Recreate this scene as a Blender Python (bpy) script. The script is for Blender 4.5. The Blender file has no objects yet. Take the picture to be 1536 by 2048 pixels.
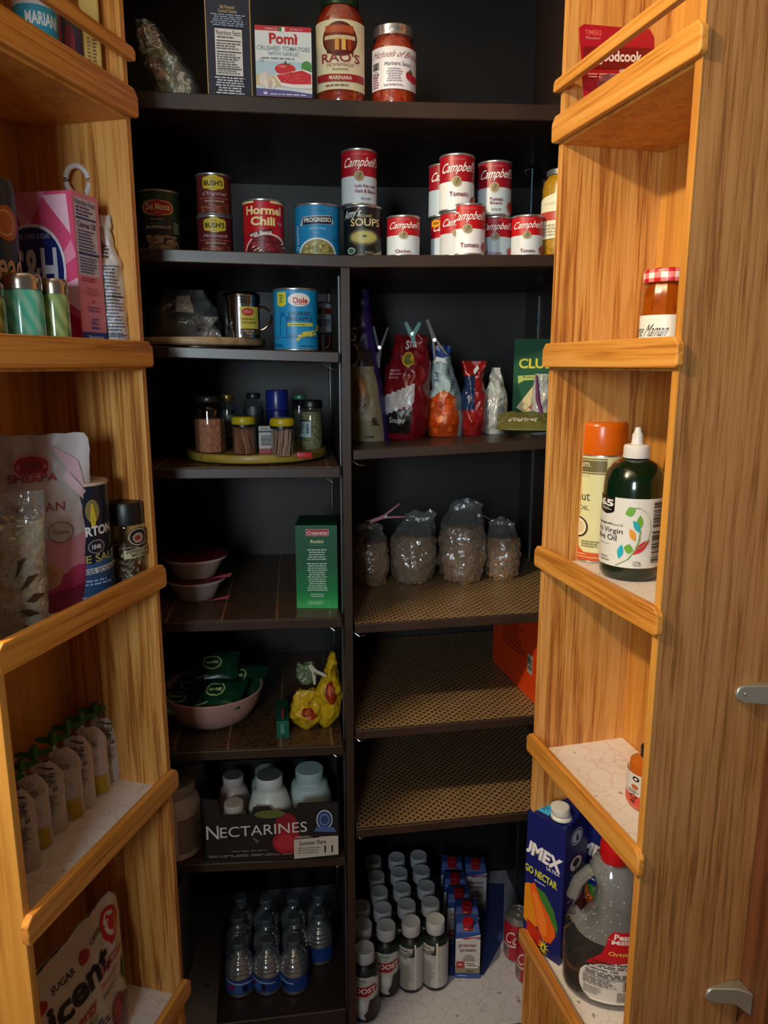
import bpy, bmesh, math, random
from math import sin, cos, tan, pi, radians, atan2, asin, sqrt
from mathutils import Vector, Matrix, noise

# ------------------------------------------------------------------ camera, world, lights
SC = bpy.context.scene
COL = SC.collection
F, PITCH, H = 1480.0, radians(11.3), 1.55
cam_d = bpy.data.cameras.new('camera'); cam = bpy.data.objects.new('camera', cam_d); COL.objects.link(cam)
cam_d.sensor_fit = 'VERTICAL'; cam_d.sensor_height = 24.0; cam_d.lens = 24.0*F/2048.0
cam_d.clip_start = 0.02
cam.location = (0, 0, H); cam.rotation_euler = (pi/2 - PITCH, 0, 0)
SC.camera = cam
SC.view_settings.view_transform = 'Standard'; SC.view_settings.look = 'None'
SC.view_settings.exposure = 0.0; SC.view_settings.gamma = 1.0; SC.view_settings.use_curve_mapping = False
W = bpy.data.worlds.new('world'); SC.world = W; W.use_nodes = True
W.node_tree.nodes['Background'].inputs[0].default_value = (0.9, 0.74, 0.6, 1)
W.node_tree.nodes['Background'].inputs[1].default_value = 0.10

def light(name, kind, loc, target, power, color, size=0.1, size_y=None):
    d = bpy.data.lights.new(name, kind); o = bpy.data.objects.new(name, d); COL.objects.link(o)
    d.energy = power; d.color = color; o.location = loc
    if kind == 'AREA':
        d.size = size
        if size_y: d.shape = 'RECTANGLE'; d.size_y = size_y
    else:
        d.shadow_soft_size = size
    v = Vector(target) - Vector(loc); o.rotation_euler = v.to_track_quat('-Z', 'Y').to_euler()
    return o
# ceiling lamp to the left of the pantry (warm) and the kitchen window behind the camera (cool)
light('ceiling_lamp_light', 'POINT', (-0.86, 0.30, H+0.86), (0.3, 1.2, 1.4), 100, (1.0, 0.82, 0.56), 0.045)
wl = light('window_light', 'AREA', (-0.42, -1.1, H+0.14), (0.0, 1.4, H+0.12), 6.8, (0.80, 0.93, 1.0), 0.35, 0.5)
wl.data.spread = radians(95)

# ------------------------------------------------------------------ geometry of the place
cp, sp = cos(PITCH), sin(PITCH)
Y0, CY = 1.35, radians(7.0)
c7, s7 = cos(CY), sin(CY)
def ray(px, py):
    X = (px-768)/F; Y = (1024-py)/F
    return (X, cp+Y*sp, -sp+Y*cp)
def at_y(px, py, Y):
    r = ray(px, py); t = Y/r[1]; return Vector((r[0]*t, Y, r[2]*t))
def at_z(px, py, z):
    r = ray(px, py); t = z/r[2]; return Vector((r[0]*t, r[1]*t, z))
def at_v(px, py, v):
    r = ray(px, py); t = (v+Y0*c7)/(-r[0]*s7+r[1]*c7); return Vector((r[0]*t, r[1]*t, r[2]*t))
def uof(p): return p[0]*c7+(p[1]-Y0)*s7

# ------------------------------------------------------------------ materials
_m = {}
def lin(h):
    h = h.lstrip('#'); o = []
    for i in (0, 2, 4):
        c = int(h[i:i+2], 16)/255.0
        o.append(c/12.92 if c <= 0.04045 else ((c+0.055)/1.055)**2.4)
    return (*o, 1)
def M(h, rough=0.5, metal=0.0, coat=0.0):
    k = (h, rough, metal, coat)
    if k in _m: return _m[k]
    m = bpy.data.materials.new('print_'+h.lstrip('#')); m.use_nodes = True
    nt = m.node_tree; b = nt.nodes['Principled BSDF']
    b.inputs['Roughness'].default_value = rough; b.inputs['Metallic'].default_value = metal
    b.inputs['Coat Weight'].default_value = coat
    # faint procedural mottling so that no surface is dead flat
    n = nt.nodes.new('ShaderNodeTexNoise'); n.inputs['Scale'].default_value = 60; n.inputs['Detail'].default_value = 2
    tc = nt.nodes.new('ShaderNodeTexCoord'); nt.links.new(tc.outputs['Object'], n.inputs['Vector'])
    mx = nt.nodes.new('ShaderNodeMix'); mx.data_type = 'RGBA'; mx.blend_type = 'MULTIPLY'
    mx.inputs['Factor'].default_value = 0.12
    mx.inputs['A'].default_value = lin(h); nt.links.new(n.outputs['Fac'], mx.inputs['B'])
    nt.links.new(mx.outputs['Result'], b.inputs['Base Color'])
    _m[k] = m; return m
def nodes(name):
    m = bpy.data.materials.new(name); m.use_nodes = True
    nt = m.node_tree; return m, nt, nt.nodes['Principled BSDF'], nt.nodes.new, nt.links.new
def ramp(nt, stops):
    r = nt.nodes.new('ShaderNodeValToRGB'); e = r.color_ramp.elements
    while len(e) < len(stops): e.new(0.5)
    for i, (p, c) in enumerate(stops): e[i].position = p; e[i].color = lin(c) if isinstance(c, str) else c
    return r
def oak(name, axis, cols, grain=1.0, rough=0.42, bump=0.25, flame=0.6):
    m, nt, b, N, L = nodes(name)
    tc = N('ShaderNodeTexCoord'); mp = N('ShaderNodeMapping')
    s = [80*grain]*3; s['xyz'.index(axis)] = 2.6*grain
    mp.inputs['Scale'].default_value = s; L(tc.outputs['Object'], mp.inputs['Vector'])
    n1 = N('ShaderNodeTexNoise'); n1.inputs['Scale'].default_value = 1.0; n1.inputs['Detail'].default_value = 5; n1.inputs['Roughness'].default_value = 0.62
    n1.inputs['Distortion'].default_value = 0.5
    L(mp.outputs[0], n1.inputs['Vector'])
    mp2 = N('ShaderNodeMapping'); s2 = [330*grain]*3; s2['xyz'.index(axis)] = 9*grain
    mp2.inputs['Scale'].default_value = s2; L(tc.outputs['Object'], mp2.inputs['Vector'])
    n2 = N('ShaderNodeTexNoise'); n2.inputs['Scale'].default_value = 1.0; n2.inputs['Detail'].default_value = 3
    L(mp2.outputs[0], n2.inputs['Vector'])
    # broad cathedral figure
    mp3 = N('ShaderNodeMapping'); s3 = [9.0]*3; s3['xyz'.index(axis)] = 1.1
    mp3.inputs['Scale'].default_value = s3; L(tc.outputs['Object'], mp3.inputs['Vector'])
    n3 = N('ShaderNodeTexNoise'); n3.inputs['Scale'].default_value = 1.0; n3.inputs['Detail'].default_value = 1.0
    L(mp3.outputs[0], n3.inputs['Vector'])
    mu = N('ShaderNodeMath'); mu.operation = 'MULTIPLY'; mu.inputs[1].default_value = 26.0; L(n3.outputs['Fac'], mu.inputs[0])
    sn = N('ShaderNodeMath'); sn.operation = 'SINE'; L(mu.outputs[0], sn.inputs[0])
    a = N('ShaderNodeMath'); a.operation = 'MULTIPLY_ADD'; a.inputs[1].default_value = 0.10*flame; L(sn.outputs[0], a.inputs[0]); L(n1.outputs['Fac'], a.inputs[2])
    a2 = N('ShaderNodeMath'); a2.operation = 'MULTIPLY_ADD'; a2.inputs[1].default_value = 0.5; L(n2.outputs['Fac'], a2.inputs[0]); L(a.outputs[0], a2.inputs[2])
    r = ramp(nt, [(0.60, cols[0]), (0.71, cols[1]), (0.86, cols[2])]); L(a2.outputs[0], r.inputs[0])
    L(r.outputs[0], b.inputs['Base Color'])
    bp = N('ShaderNodeBump'); bp.inputs['Strength'].default_value = bump; bp.inputs['Distance'].default_value = 0.001
    L(a2.outputs[0], bp.inputs['Height']); L(bp.outputs[0], b.inputs['Normal'])
    b.inputs['Roughness'].default_value = rough
    return m
OAKC = ('#9c5e28', '#c88840', '#dba25a')
OAK_Z = oak('oak_vertical_grain', 'z', OAKC)
OAK_X = oak('oak_long_grain', 'x', ('#ad6c28', '#d08a38', '#dc9c4a'), 0.8, 0.38, 0.12)
OAK_BACK = oak('oak_ply_smooth', 'z', ('#bb7a30', '#cd8c3c', '#d89a46'), 0.5, 0.45, 0.05, 0.4)
OAK_OUT = oak('oak_outer_side', 'z', ('#8a5a2e', '#aa7542', '#ba8652'), 1.3, 0.5, 0.2, 0.4)  # same oak toned down, shade of the right outer face put into its colour
OAK_DK = oak('dark_stained_oak', 'z', ('#4e2c18', '#643a22', '#70442a'), 1.0, 0.45, 0.1)
def brown(name, c1, c2, rough):
    m, nt, b, N, L = nodes(name)
    n = N('ShaderNodeTexNoise'); n.inputs['Scale'].default_value = 14; n.inputs['Detail'].default_value = 4
    tc = N('ShaderNodeTexCoord'); L(tc.outputs['Object'], n.inputs['Vector'])
    r = ramp(nt, [(0.3, c1), (0.7, c2)]); L(n.outputs['Fac'], r.inputs[0]); L(r.outputs[0], b.inputs['Base Color'])
    b.inputs['Roughness'].default_value = rough; return m
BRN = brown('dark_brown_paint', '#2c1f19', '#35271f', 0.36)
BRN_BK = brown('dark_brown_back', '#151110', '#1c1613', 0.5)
BRN_SLAB = brown('dark_brown_board', '#241a14', '#2a1f18', 0.5)
def dots_mat(name, base, dot, sx=0.0165, sy=0.0165):
    m, nt, b, N, L = nodes(name)
    tc = N('ShaderNodeTexCoord'); sep = N('ShaderNodeSeparateXYZ'); L(tc.outputs['Object'], sep.inputs[0])
    def math(op, a, bb=None, c=None):
        n = N('ShaderNodeMath'); n.operation = op
        for i, x in enumerate((a, bb, c)):
            if x is None: continue
            if isinstance(x, (int, float)): n.inputs[i].default_value = x
            else: L(x, n.inputs[i])
        return n.outputs[0]
    def lattice(off):
        x = math('ADD', math('DIVIDE', sep.outputs['X'], sx), off); y = math('ADD', math('DIVIDE', sep.outputs['Y'], sy), off)
        fx = math('SUBTRACT', math('FRACT', x), 0.5); fy = math('SUBTRACT', math('FRACT', y), 0.5)
        return math('SQRT', math('ADD', math('MULTIPLY', fx, fx), math('MULTIPLY', fy, fy)))
    d = math('MINIMUM', lattice(0.0), lattice(0.5))
    k = math('LESS_THAN', d, 0.205)
    mx = N('ShaderNodeMix'); mx.data_type = 'RGBA'; L(k, mx.inputs['Factor'])
    n = N('ShaderNodeTexNoise'); n.inputs['Scale'].default_value = 25; L(tc.outputs['Object'], n.inputs['Vector'])
    r = ramp(nt, [(0.3, base[0]), (0.7, base[1])]); L(n.outputs['Fac'], r.inputs[0])
    L(r.outputs[0], mx.inputs['A']); mx.inputs['B'].default_value = lin(dot); L(mx.outputs['Result'], b.inputs['Base Color'])
    b.inputs['Roughness'].default_value = 0.4; return m
LIN_DOT = dots_mat('dotted_shelf_liner', ('#7c6342', '#8a6f4a'), '#34231a')
def tile_mat():
    m, nt, b, N, L = nodes('tile_pattern_liner')
    tc = N('ShaderNodeTexCoord'); mp = N('ShaderNodeMapping'); mp.inputs['Scale'].default_value = (1, 1, 1); L(tc.outputs['Object'], mp.inputs[0])
    br = N('ShaderNodeTexBrick'); br.offset = 0.0; br.inputs['Scale'].default_value = 1.0
    br.inputs['Brick Width'].default_value = 0.102; br.inputs['Row Height'].default_value = 0.5; br.inputs['Mortar Size'].default_value = 0.002
    br.inputs['Color1'].default_value = lin('#5a4029'); br.inputs['Color2'].default_value = lin('#4d3622'); br.inputs['Mortar'].default_value = lin('#8a6c4b')
    L(mp.outputs[0], br.inputs['Vector'])
    v = N('ShaderNodeTexVoronoi'); v.inputs['Scale'].default_value = 75; L(tc.outputs['Object'], v.inputs['Vector'])
    r = ramp(nt, [(0.25, '#3a2a1c'), (0.45, '#ffffff')]); L(v.outputs['Distance'], r.inputs[0])
    mx = N('ShaderNodeMix'); mx.data_type = 'RGBA'; mx.blend_type = 'MULTIPLY'; mx.inputs['Factor'].default_value = 0.6
    L(br.outputs['Color'], mx.inputs['A']); L(r.outputs[0], mx.inputs['B']); L(mx.outputs['Result'], b.inputs['Base Color'])
    b.inputs['Roughness'].default_value = 0.4; return m
LIN_TILE = tile_mat()
def marble_mat(name, base, vein, spot):
    m, nt, b, N, L = nodes(name)
    tc = N('ShaderNodeTexCoord'); n = N('ShaderNodeTexNoise'); n.inputs['Scale'].default_value = 22; n.inputs['Detail'].default_value = 3
    L(tc.outputs['Object'], n.inputs['Vector'])
    mx0 = N('ShaderNodeMix'); mx0.data_type = 'VECTOR'; mx0.inputs['Factor'].default_value = 0.045
    L(tc.outputs['Object'], mx0.inputs['A']); L(n.outputs['Color'], mx0.inputs['B'])
    v = N('ShaderNodeTexVoronoi'); v.feature = 'DISTANCE_TO_EDGE'; v.inputs['Scale'].default_value = 26; L(mx0.outputs['Result'], v.inputs['Vector'])
    r = ramp(nt, [(0.0, vein), (0.012, vein), (0.035, base)]); L(v.outputs['Distance'], r.inputs[0])
    v2 = N('ShaderNodeTexVoronoi'); v2.inputs['Scale'].default_value = 26; L(mx0.outputs['Result'], v2.inputs['Vector'])
    v3 = N('ShaderNodeTexVoronoi'); v3.inputs['Scale'].default_value = 300; L(tc.outputs['Object'], v3.inputs['Vector'])
    a = N('ShaderNodeMath'); a.operation = 'LESS_THAN'; a.inputs[1].default_value = 0.14; L(v2.outputs['Distance'], a.inputs[0])
    a2 = N('ShaderNodeMath'); a2.operation = 'GREATER_THAN'; a2.inputs[1].default_value = 0.5; L(v3.outputs['Distance'], a2.inputs[0])
    a3 = N('ShaderNodeMath'); a3.operation = 'MULTIPLY'; L(a.outputs[0], a3.inputs[0]); L(a2.outputs[0], a3.inputs[1])
    mx = N('ShaderNodeMix'); mx.data_type = 'RGBA'; L(a3.outputs[0], mx.inputs['Factor']); L(r.outputs[0], mx.inputs['A']); mx.inputs['B'].default_value = lin(spot)
    L(mx.outputs['Result'], b.inputs['Base Color']); b.inputs['Roughness'].default_value = 0.5; return m
LIN_MARB = marble_mat('pink_veined_liner', '#e6dfda', '#dccbc5', '#8f8078')
LIN_GREY = marble_mat('grey_veined_liner', '#b4b2bc', '#a4a2ac', '#5c5a60')
def clear(name, tint, gloss=0.25, rough=0.08, alpha=0.12, bump=0.0, frost=0.0):
    """thin clear film or glass wall: mostly transparent with a sheen"""
    m = bpy.data.materials.new(name); m.use_nodes = True; nt = m.node_tree; nt.nodes.clear(); N = nt.nodes.new; L = nt.links.new
    out = N('ShaderNodeOutputMaterial'); tr = N('ShaderNodeBsdfTransparent'); tr.inputs[0].default_value = lin(tint)
    gl = N('ShaderNodeBsdfGlossy'); gl.inputs['Roughness'].default_value = rough; gl.inputs['Color'].default_value = (0.95, 0.97, 1, 1)
    df = N('ShaderNodeBsdfDiffuse'); df.inputs['Color'].default_value = lin('#d8dcdc')
    lw = N('ShaderNodeLayerWeight'); lw.inputs['Blend'].default_value = gloss
    n = N('ShaderNodeTexNoise'); n.inputs['Scale'].default_value = 45; n.inputs['Detail'].default_value = 3
    tc = N('ShaderNodeTexCoord'); L(tc.outputs['Object'], n.inputs['Vector'])
    if bump > 0:
        bp = N('ShaderNodeBump'); bp.inputs['Strength'].default_value = bump; bp.inputs['Distance'].default_value = 0.01
        L(n.outputs['Fac'], bp.inputs['Height']); L(bp.outputs[0], gl.inputs['Normal']); L(bp.outputs[0], lw.inputs['Normal'])
    m1 = N('ShaderNodeMixShader'); m1.inputs[0].default_value = frost; L(tr.outputs[0], m1.inputs[1]); L(df.outputs[0], m1.inputs[2])
    ad = N('ShaderNodeMath'); ad.operation = 'MULTIPLY_ADD'; ad.inputs[1].default_value = 0.75; ad.inputs[2].default_value = alpha; L(lw.outputs['Facing'], ad.inputs[0])
    m2 = N('ShaderNodeMixShader'); L(ad.outputs[0], m2.inputs[0]); L(m1.outputs[0], m2.inputs[1]); L(gl.outputs[0], m2.inputs[2])
    L(m2.outputs[0], out.inputs['Surface']); return m
GLASS = clear('clear_glass', '#f4faf8', 0.15, 0.03, 0.04)
FILM = clear('clear_plastic_film', '#f2f4f2', 0.2, 0.12, 0.09, 0.9, 0.10)
PET = clear('clear_bottle_plastic', '#e6f2f6', 0.3, 0.05, 0.06, 0.0, 0.03)
CRINKLE = clear('crinkled_clear_film', '#f0f0ea', .38, .16, .14, 1.6, .14)
FROST = clear('frosted_plastic', '#dfe1e0', 0.2, 0.2, 0.04, 0.15, 0.42)
def foodmat(name, cols, scale, rough=0.6, bump=0.4):
    m, nt, b, N, L = nodes(name)
    tc = N('ShaderNodeTexCoord'); v = N('ShaderNodeTexVoronoi'); v.inputs['Scale'].default_value = scale; L(tc.outputs['Object'], v.inputs['Vector'])
    sp_ = N('ShaderNodeSeparateColor'); L(v.outputs['Color'], sp_.inputs[0])
    k = len(cols); r = ramp(nt, [(i/(k-1), c) for i, c in enumerate(cols)]); L(sp_.outputs[0], r.inputs[0])
    L(r.outputs[0], b.inputs['Base Color']); b.inputs['Roughness'].default_value = rough
    bp = N('ShaderNodeBump'); bp.inputs['Strength'].default_value = bump; bp.inputs['Distance'].default_value = 0.003
    L(v.outputs['Distance'], bp.inputs['Height']); L(bp.outputs[0], b.inputs['Normal']); return m
STEEL = M('#c9ccce', 0.25, 0.9)
TIN = M('#b9bcbd', 0.32, 0.85)
DULLTIN = M('#77787a', 0.4, 0.8)

# ------------------------------------------------------------------ objects
def tag(o, label=None, cat=None, group=None, kind=None):
    if label: o['label'] = label
    if cat: o['category'] = cat
    if group: o['group'] = group
    if kind: o['kind'] = kind
    return o
def thing(name, label, cat, loc=(0, 0, 0), rz=0.0, group=None, tilt=None):
    o = bpy.data.objects.new(name, None); COL.objects.link(o); o.empty_display_size = 0.03
    o.location = loc; o.rotation_euler = (tilt[0], tilt[1], rz) if tilt else (0, 0, rz)
    return tag(o, label, cat, group)
def obj(name, vs, fs, mats, parent=None, smooth=True, mi=None, ang=35, label=None):
    me = bpy.data.meshes.new(name); me.from_pydata([tuple(v) for v in vs], [], fs); me.update()
    if not isinstance(mats, (list, tuple)): mats = [mats]
    for m in mats: me.materials.append(m)
    if mi:
        for p, k in zip(me.polygons, mi): p.material_index = k
    if smooth:
        me.polygons.foreach_set('use_smooth', [True]*len(me.polygons))
        me.set_sharp_from_angle(angle=radians(ang))
    o = bpy.data.objects.new(name, me); COL.objects.link(o)
    if parent: o.parent = parent
    if label: o['label'] = label
    return o
class G:
    """collects shapes of one mesh"""
    def __init__(s): s.v = []; s.f = []; s.m = []
    def add(s, vs, fs, m=0):
        n = len(s.v); s.v += [tuple(v) for v in vs]; s.f += [tuple(i+n for i in f) for f in fs]; s.m += [m]*len(fs); return s
    def box(s, x0, x1, y0, y1, z0, z1, m=0, bev=0.0, f=None):
        bm = bmesh.new(); bmesh.ops.create_cube(bm, size=1)
        for v in bm.verts: v.co = Vector(((x0+x1)/2+v.co.x*(x1-x0), (y0+y1)/2+v.co.y*(y1-y0), (z0+z1)/2+v.co.z*(z1-z0)))
        if bev > 0: bmesh.ops.bevel(bm, geom=bm.edges[:], offset=bev, segments=2, profile=0.6, affect='EDGES')
        bm.verts.index_update()
        s.add([(f(v.co) if f else v.co) for v in bm.verts], [[v.index for v in q.verts] for q in bm.faces], m); bm.free(); return s
    def lathe(s, prof, n=32, m=0, c=(0, 0), f=None, a0=0.0):
        vs, fs = [], []
        for (r, z) in prof:
            for i in range(n):
                a = a0+2*pi*i/n; p = Vector((c[0]+r*sin(a), c[1]-r*cos(a), z)); vs.append(f(p) if f else p)
        k = len(prof)
        for j in range(k-1):
            for i in range(n):
                i2 = (i+1) % n; fs.append((j*n+i, j*n+i2, (j+1)*n+i2, (j+1)*n+i))
        if prof[0][0] > 1e-6: fs.append(tuple(range(n))[::-1])
        if prof[-1][0] > 1e-6: fs.append(tuple((k-1)*n+i for i in range(n)))
        return s.add(vs, fs, m)
    def tube(s, pts, r, n=8, m=0, closed=False):
        pts = [Vector(p) for p in pts]; vs, fs = [], []; k = len(pts)
        rr = r if isinstance(r, (list, tuple)) else [r]*k
        up = Vector((0, 0, 1))
        for i, p in enumerate(pts):
            t = (pts[(i+1) % k if closed else min(i+1, k-1)]-pts[(i-1) % k if closed else max(i-1, 0)]).normalized()
            a = t.cross(up)
            if a.length < 1e-3: a = t.cross(Vector((1, 0, 0)))
            a.normalize(); b = t.cross(a)
            for j in range(n):
                q = 2*pi*j/n; vs.append(p+(a*cos(q)+b*sin(q))*rr[i])
        for i in range(k if closed else k-1):
            for j in range(n):
                i2 = (i+1) % k; j2 = (j+1) % n; fs.append((i*n+j, i*n+j2, i2*n+j2, i2*n+j))
        if not closed: fs += [tuple(range(n))[::-1], tuple((k-1)*n+j for j in range(n))]
        return s.add(vs, fs, m)
    def prism(s, pts, y0, y1, m=0, f=None):
        """outline in x,z extruded along y"""
        n = len(pts); vs = [(x, y0, z) for x, z in pts]+[(x, y1, z) for x, z in pts]
        if f: vs = [f(Vector(v)) for v in vs]
        fs = [tuple(range(n)), tuple(range(2*n-1, n-1, -1))]+[(i, i+n, (i+1) % n+n, (i+1) % n) for i in range(n)]
        return s.add(vs, fs, m)
    def build(s, name, mats, parent=None, smooth=True, ang=35, label=None):
        o = obj(name, s.v, s.f, mats, parent, smooth, s.m, ang, label)
        bm = bmesh.new(); bm.from_mesh(o.data); bmesh.ops.recalc_face_normals(bm, faces=bm.faces); bm.to_mesh(o.data); bm.free()
        return o

# ------------------------------------------------------------------ printed artwork
_tx = {}
def textmesh(s, bold, res=3):
    k = (s, bold)
    if k in _tx: return _tx[k]
    cu = bpy.data.curves.new('t', 'FONT'); cu.body = s; cu.resolution_u = res; cu.offset = bold; cu.size = 1.0
    o = bpy.data.objects.new('t', cu); COL.objects.link(o)
    dg = bpy.context.evaluated_depsgraph_get(); me = bpy.data.meshes.new_from_object(o.evaluated_get(dg))
    vs = [(v.co.x, v.co.y) for v in me.vertices]; fs = [tuple(p.vertices) for p in me.polygons]
    bpy.data.objects.remove(o); bpy.data.curves.remove(cu); bpy.data.meshes.remove(me)
    _tx[k] = (vs, fs); return _tx[k]
def interp(x, pts):
    if x <= pts[0][0]: return pts[0][1]
    for (a, b), (c, d) in zip(pts, pts[1:]):
        if x <= c: return b+(d-b)*(x-a)/(c-a)
    return pts[-1][1]
class Art:
    """flat artwork in (u,v); u -1..1 across the face as seen from the front, v 0..1 from bottom to top"""
    def __init__(s, cyl=False): s.cyl = cyl; s.sh = []; s.rough = 0.4
    def cu(s, u):
        if not s.cyl: return u
        if abs(u) <= 1: return asin(u)
        return (1 if u > 0 else -1)*(pi/2+(abs(u)-1)*pi/2)
    def _a(s, vs, fs, c): s.sh.append((vs, fs, c)); return s
    def r(s, u0, u1, v0, v1, c):
        a, b = s.cu(u0), s.cu(u1); return s._a([(a, v0), (b, v0), (b, v1), (a, v1)], [(0, 1, 2, 3)], c)
    def p(s, pts, c): return s._a([(s.cu(u), v) for u, v in pts], [tuple(range(len(pts)))], c)
    def e(s, u0, u1, v0, v1, c, n=28, k=2.0):
        a, b = s.cu(u0), s.cu(u1); vs = []
        for i in range(n):
            q = 2*pi*i/n; x, y = cos(q), sin(q)
            x = math.copysign(abs(x)**(2/k), x); y = math.copysign(abs(y)**(2/k), y)
            vs.append(((a+b)/2+(b-a)/2*x, (v0+v1)/2+(v1-v0)/2*y))
        return s._a(vs, [tuple(range(n))], c)
    def ring(s, u0, u1, v0, v1, c, t=0.15, n=32):
        a, b = s.cu(u0), s.cu(u1); vs = []
        for k in (1, 1-t):
            for i in range(n):
                q = 2*pi*i/n; vs.append(((a+b)/2+(b-a)/2*cos(q)*k, (v0+v1)/2+(v1-v0)/2*sin(q)*k))
        return s._a(vs, [(i, (i+1) % n, n+(i+1) % n, n+i) for i in range(n)], c)
    def t(s, txt, u0, u1, v0, v1, c, sh=0.0, b=0.0, arc=0.0, rise=0.0, rot=0):
        vs, fs = textmesh(txt, b)
        if not vs: return s
        x0 = min(v[0] for v in vs); x1 = max(v[0] for v in vs); y0 = min(v[1] for v in vs); y1 = max(v[1] for v in vs)
        a, bb = s.cu(u0), s.cu(u1); o = []
        for x, y in vs:
            x = (x-x0)/(x1-x0); y = (y-y0)/max(y1-y0, 1e-6)
            if rot == 90: x, y = 1-y, x
            if rot == -90: x, y = y, 1-x
            xx = x+sh*(y-0.5)*(v1-v0)
            o.append((a+(bb-a)*xx, v0+(v1-v0)*y+arc*(1-(2*x-1)**2)+rise*x))
        return s._a(o, fs, c)
    def small(s, u0, u1, v0, v1, n, c, seed=1, fill=0.55, centre=False, dash=True):
        """rows of print too small to read"""
        rr = random.Random(seed); a, b = s.cu(u0), s.cu(u1); hgt = (v1-v0)/n; vs, fs = [], []
        for i in range(n):
            y = v1-(i+0.5)*hgt; L = (b-a)*rr.uniform(0.7, 1.0); x = a+((b-a)-L)/2 if centre else a; e = x+L
            while x < e-1e-4:
                w = min((b-a)*rr.uniform(0.06, 0.2) if dash else L, e-x); k = len(vs)
                vs += [(x, y-hgt*fill/2), (x+w, y-hgt*fill/2), (x+w, y+hgt*fill/2), (x, y+hgt*fill/2)]; fs.append((k, k+1, k+2, k+3))
                x += w+(b-a)*0.03
        return s._a(vs, fs, c)
    def bars(s, u0, u1, v0, v1, c='#151515', n=18, seed=3, horiz=False):
        rr = random.Random(seed); vs, fs = [], []; x = 0.0
        a, b = s.cu(u0), s.cu(u1)
        for i in range(n):
            w = rr.choice((0.3, 0.5, 0.8))/n; k = len(vs)
            if horiz: q = [(a, v0+(v1-v0)*x), (b, v0+(v1-v0)*x), (b, v0+(v1-v0)*(x+w)), (a, v0+(v1-v0)*(x+w))]
            else: q = [(a+(b-a)*x, v0), (a+(b-a)*(x+w), v0), (a+(b-a)*(x+w), v1), (a+(b-a)*x, v1)]
            vs += q; fs.append((k, k+1, k+2, k+3)); x += 1.0/n
        return s._a(vs, fs, c)
    def build(s, name, parent, fn, step=None, off=0.00022, base=0.0, label=None, clipv=True):
        """fn(u, v, offset) -> point"""
        bm = bmesh.new(); mats = []; pos = []; q_ = 0.0
        for vs, fs, c in s.sh:
            q_ += 0.12 if (len(vs) <= 12 and len(vs) > 5 and len(fs) == 1) else 1.0; pos.append(q_)
        off = min(off, 0.0022/max(1.0, q_))
        if step and step[0] and step[0] > 0.1: step = (step[0]/2, step[1])
        for li, (vs, fs, c) in enumerate(s.sh):
            m = c if not isinstance(c, str) else M(c, s.rough)
            if m not in mats: mats.append(m)
            k = mats.index(m); bb = bmesh.new()
            bv = [bb.verts.new((x, y, 0)) for x, y in vs]
            for f in fs:
                try: bb.faces.new([bv[i] for i in f])
                except Exception: pass
            if step:
                su, sv = step
                if su:
                    lo = min(v[0] for v in vs); hi = max(v[0] for v in vs); x = math.ceil(lo/su+1e-6)*su
                    while x < hi-1e-6:
                        bmesh.ops.bisect_plane(bb, geom=bb.verts[:]+bb.edges[:]+bb.faces[:], plane_co=(x, 0, 0), plane_no=(1, 0, 0)); x += su
                if sv:
                    lo = min(v[1] for v in vs); hi = max(v[1] for v in vs); x = math.ceil(lo/sv+1e-6)*sv
                    while x < hi-1e-6:
                        bmesh.ops.bisect_plane(bb, geom=bb.verts[:]+bb.edges[:]+bb.faces[:], plane_co=(0, x, 0), plane_no=(0, 1, 0)); x += sv
            if clipv:
                for co, no in (((0, 0, 0), (0, -1, 0)), ((0, 1, 0), (0, 1, 0))):
                    bmesh.ops.bisect_plane(bb, geom=bb.verts[:]+bb.edges[:]+bb.faces[:], plane_co=co, plane_no=no, clear_outer=True)
                if not s.cyl and not step:
                    for co, no in (((-1, 0, 0), (-1, 0, 0)), ((1, 0, 0), (1, 0, 0))):
                        bmesh.ops.bisect_plane(bb, geom=bb.verts[:]+bb.edges[:]+bb.faces[:], plane_co=co, plane_no=no, clear_outer=True)
            bb.verts.index_update(); nv = [bm.verts.new(fn(v.co.x, v.co.y, base+off*pos[li])) for v in bb.verts]
            for f in bb.faces:
                try:
                    q = bm.faces.new([nv[v.index] for v in f.verts]); q.material_index = k; q.smooth = bool(step)
                except Exception: pass
            bb.free()
        me = bpy.data.meshes.new(name); bm.to_mesh(me); bm.free()
        for m in mats: me.materials.append(m)
        o = bpy.data.objects.new(name, me); COL.objects.link(o); o.parent = parent
        if label: o['label'] = label
        return o
def m_front(w, d, h, z0=0.0): return lambda u, v, o: (u*w/2, -d/2-o, z0+v*h)
def m_right(w, d, h, z0=0.0): return lambda u, v, o: (w/2+o, u*d/2, z0+v*h)
def m_left(w, d, h, z0=0.0): return lambda u, v, o: (-w/2-o, -u*d/2, z0+v*h)
def m_top(w, d, h): return lambda u, v, o: (u*w/2, (v-0.5)*d, h+o)
def m_cyl(r, h, z0=0.0): return lambda u, v, o: ((r+o)*sin(u), -(r+o)*cos(u), z0+v*h)
def m_prof(prof, h, z0=0.0):
    """printed on a turned body; prof = [(z, r)]"""
    def fn(u, v, o):
        z = z0+v*h; r = interp(z, prof)+o; return (r*sin(u), -r*cos(u), z)
    return fn

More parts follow.
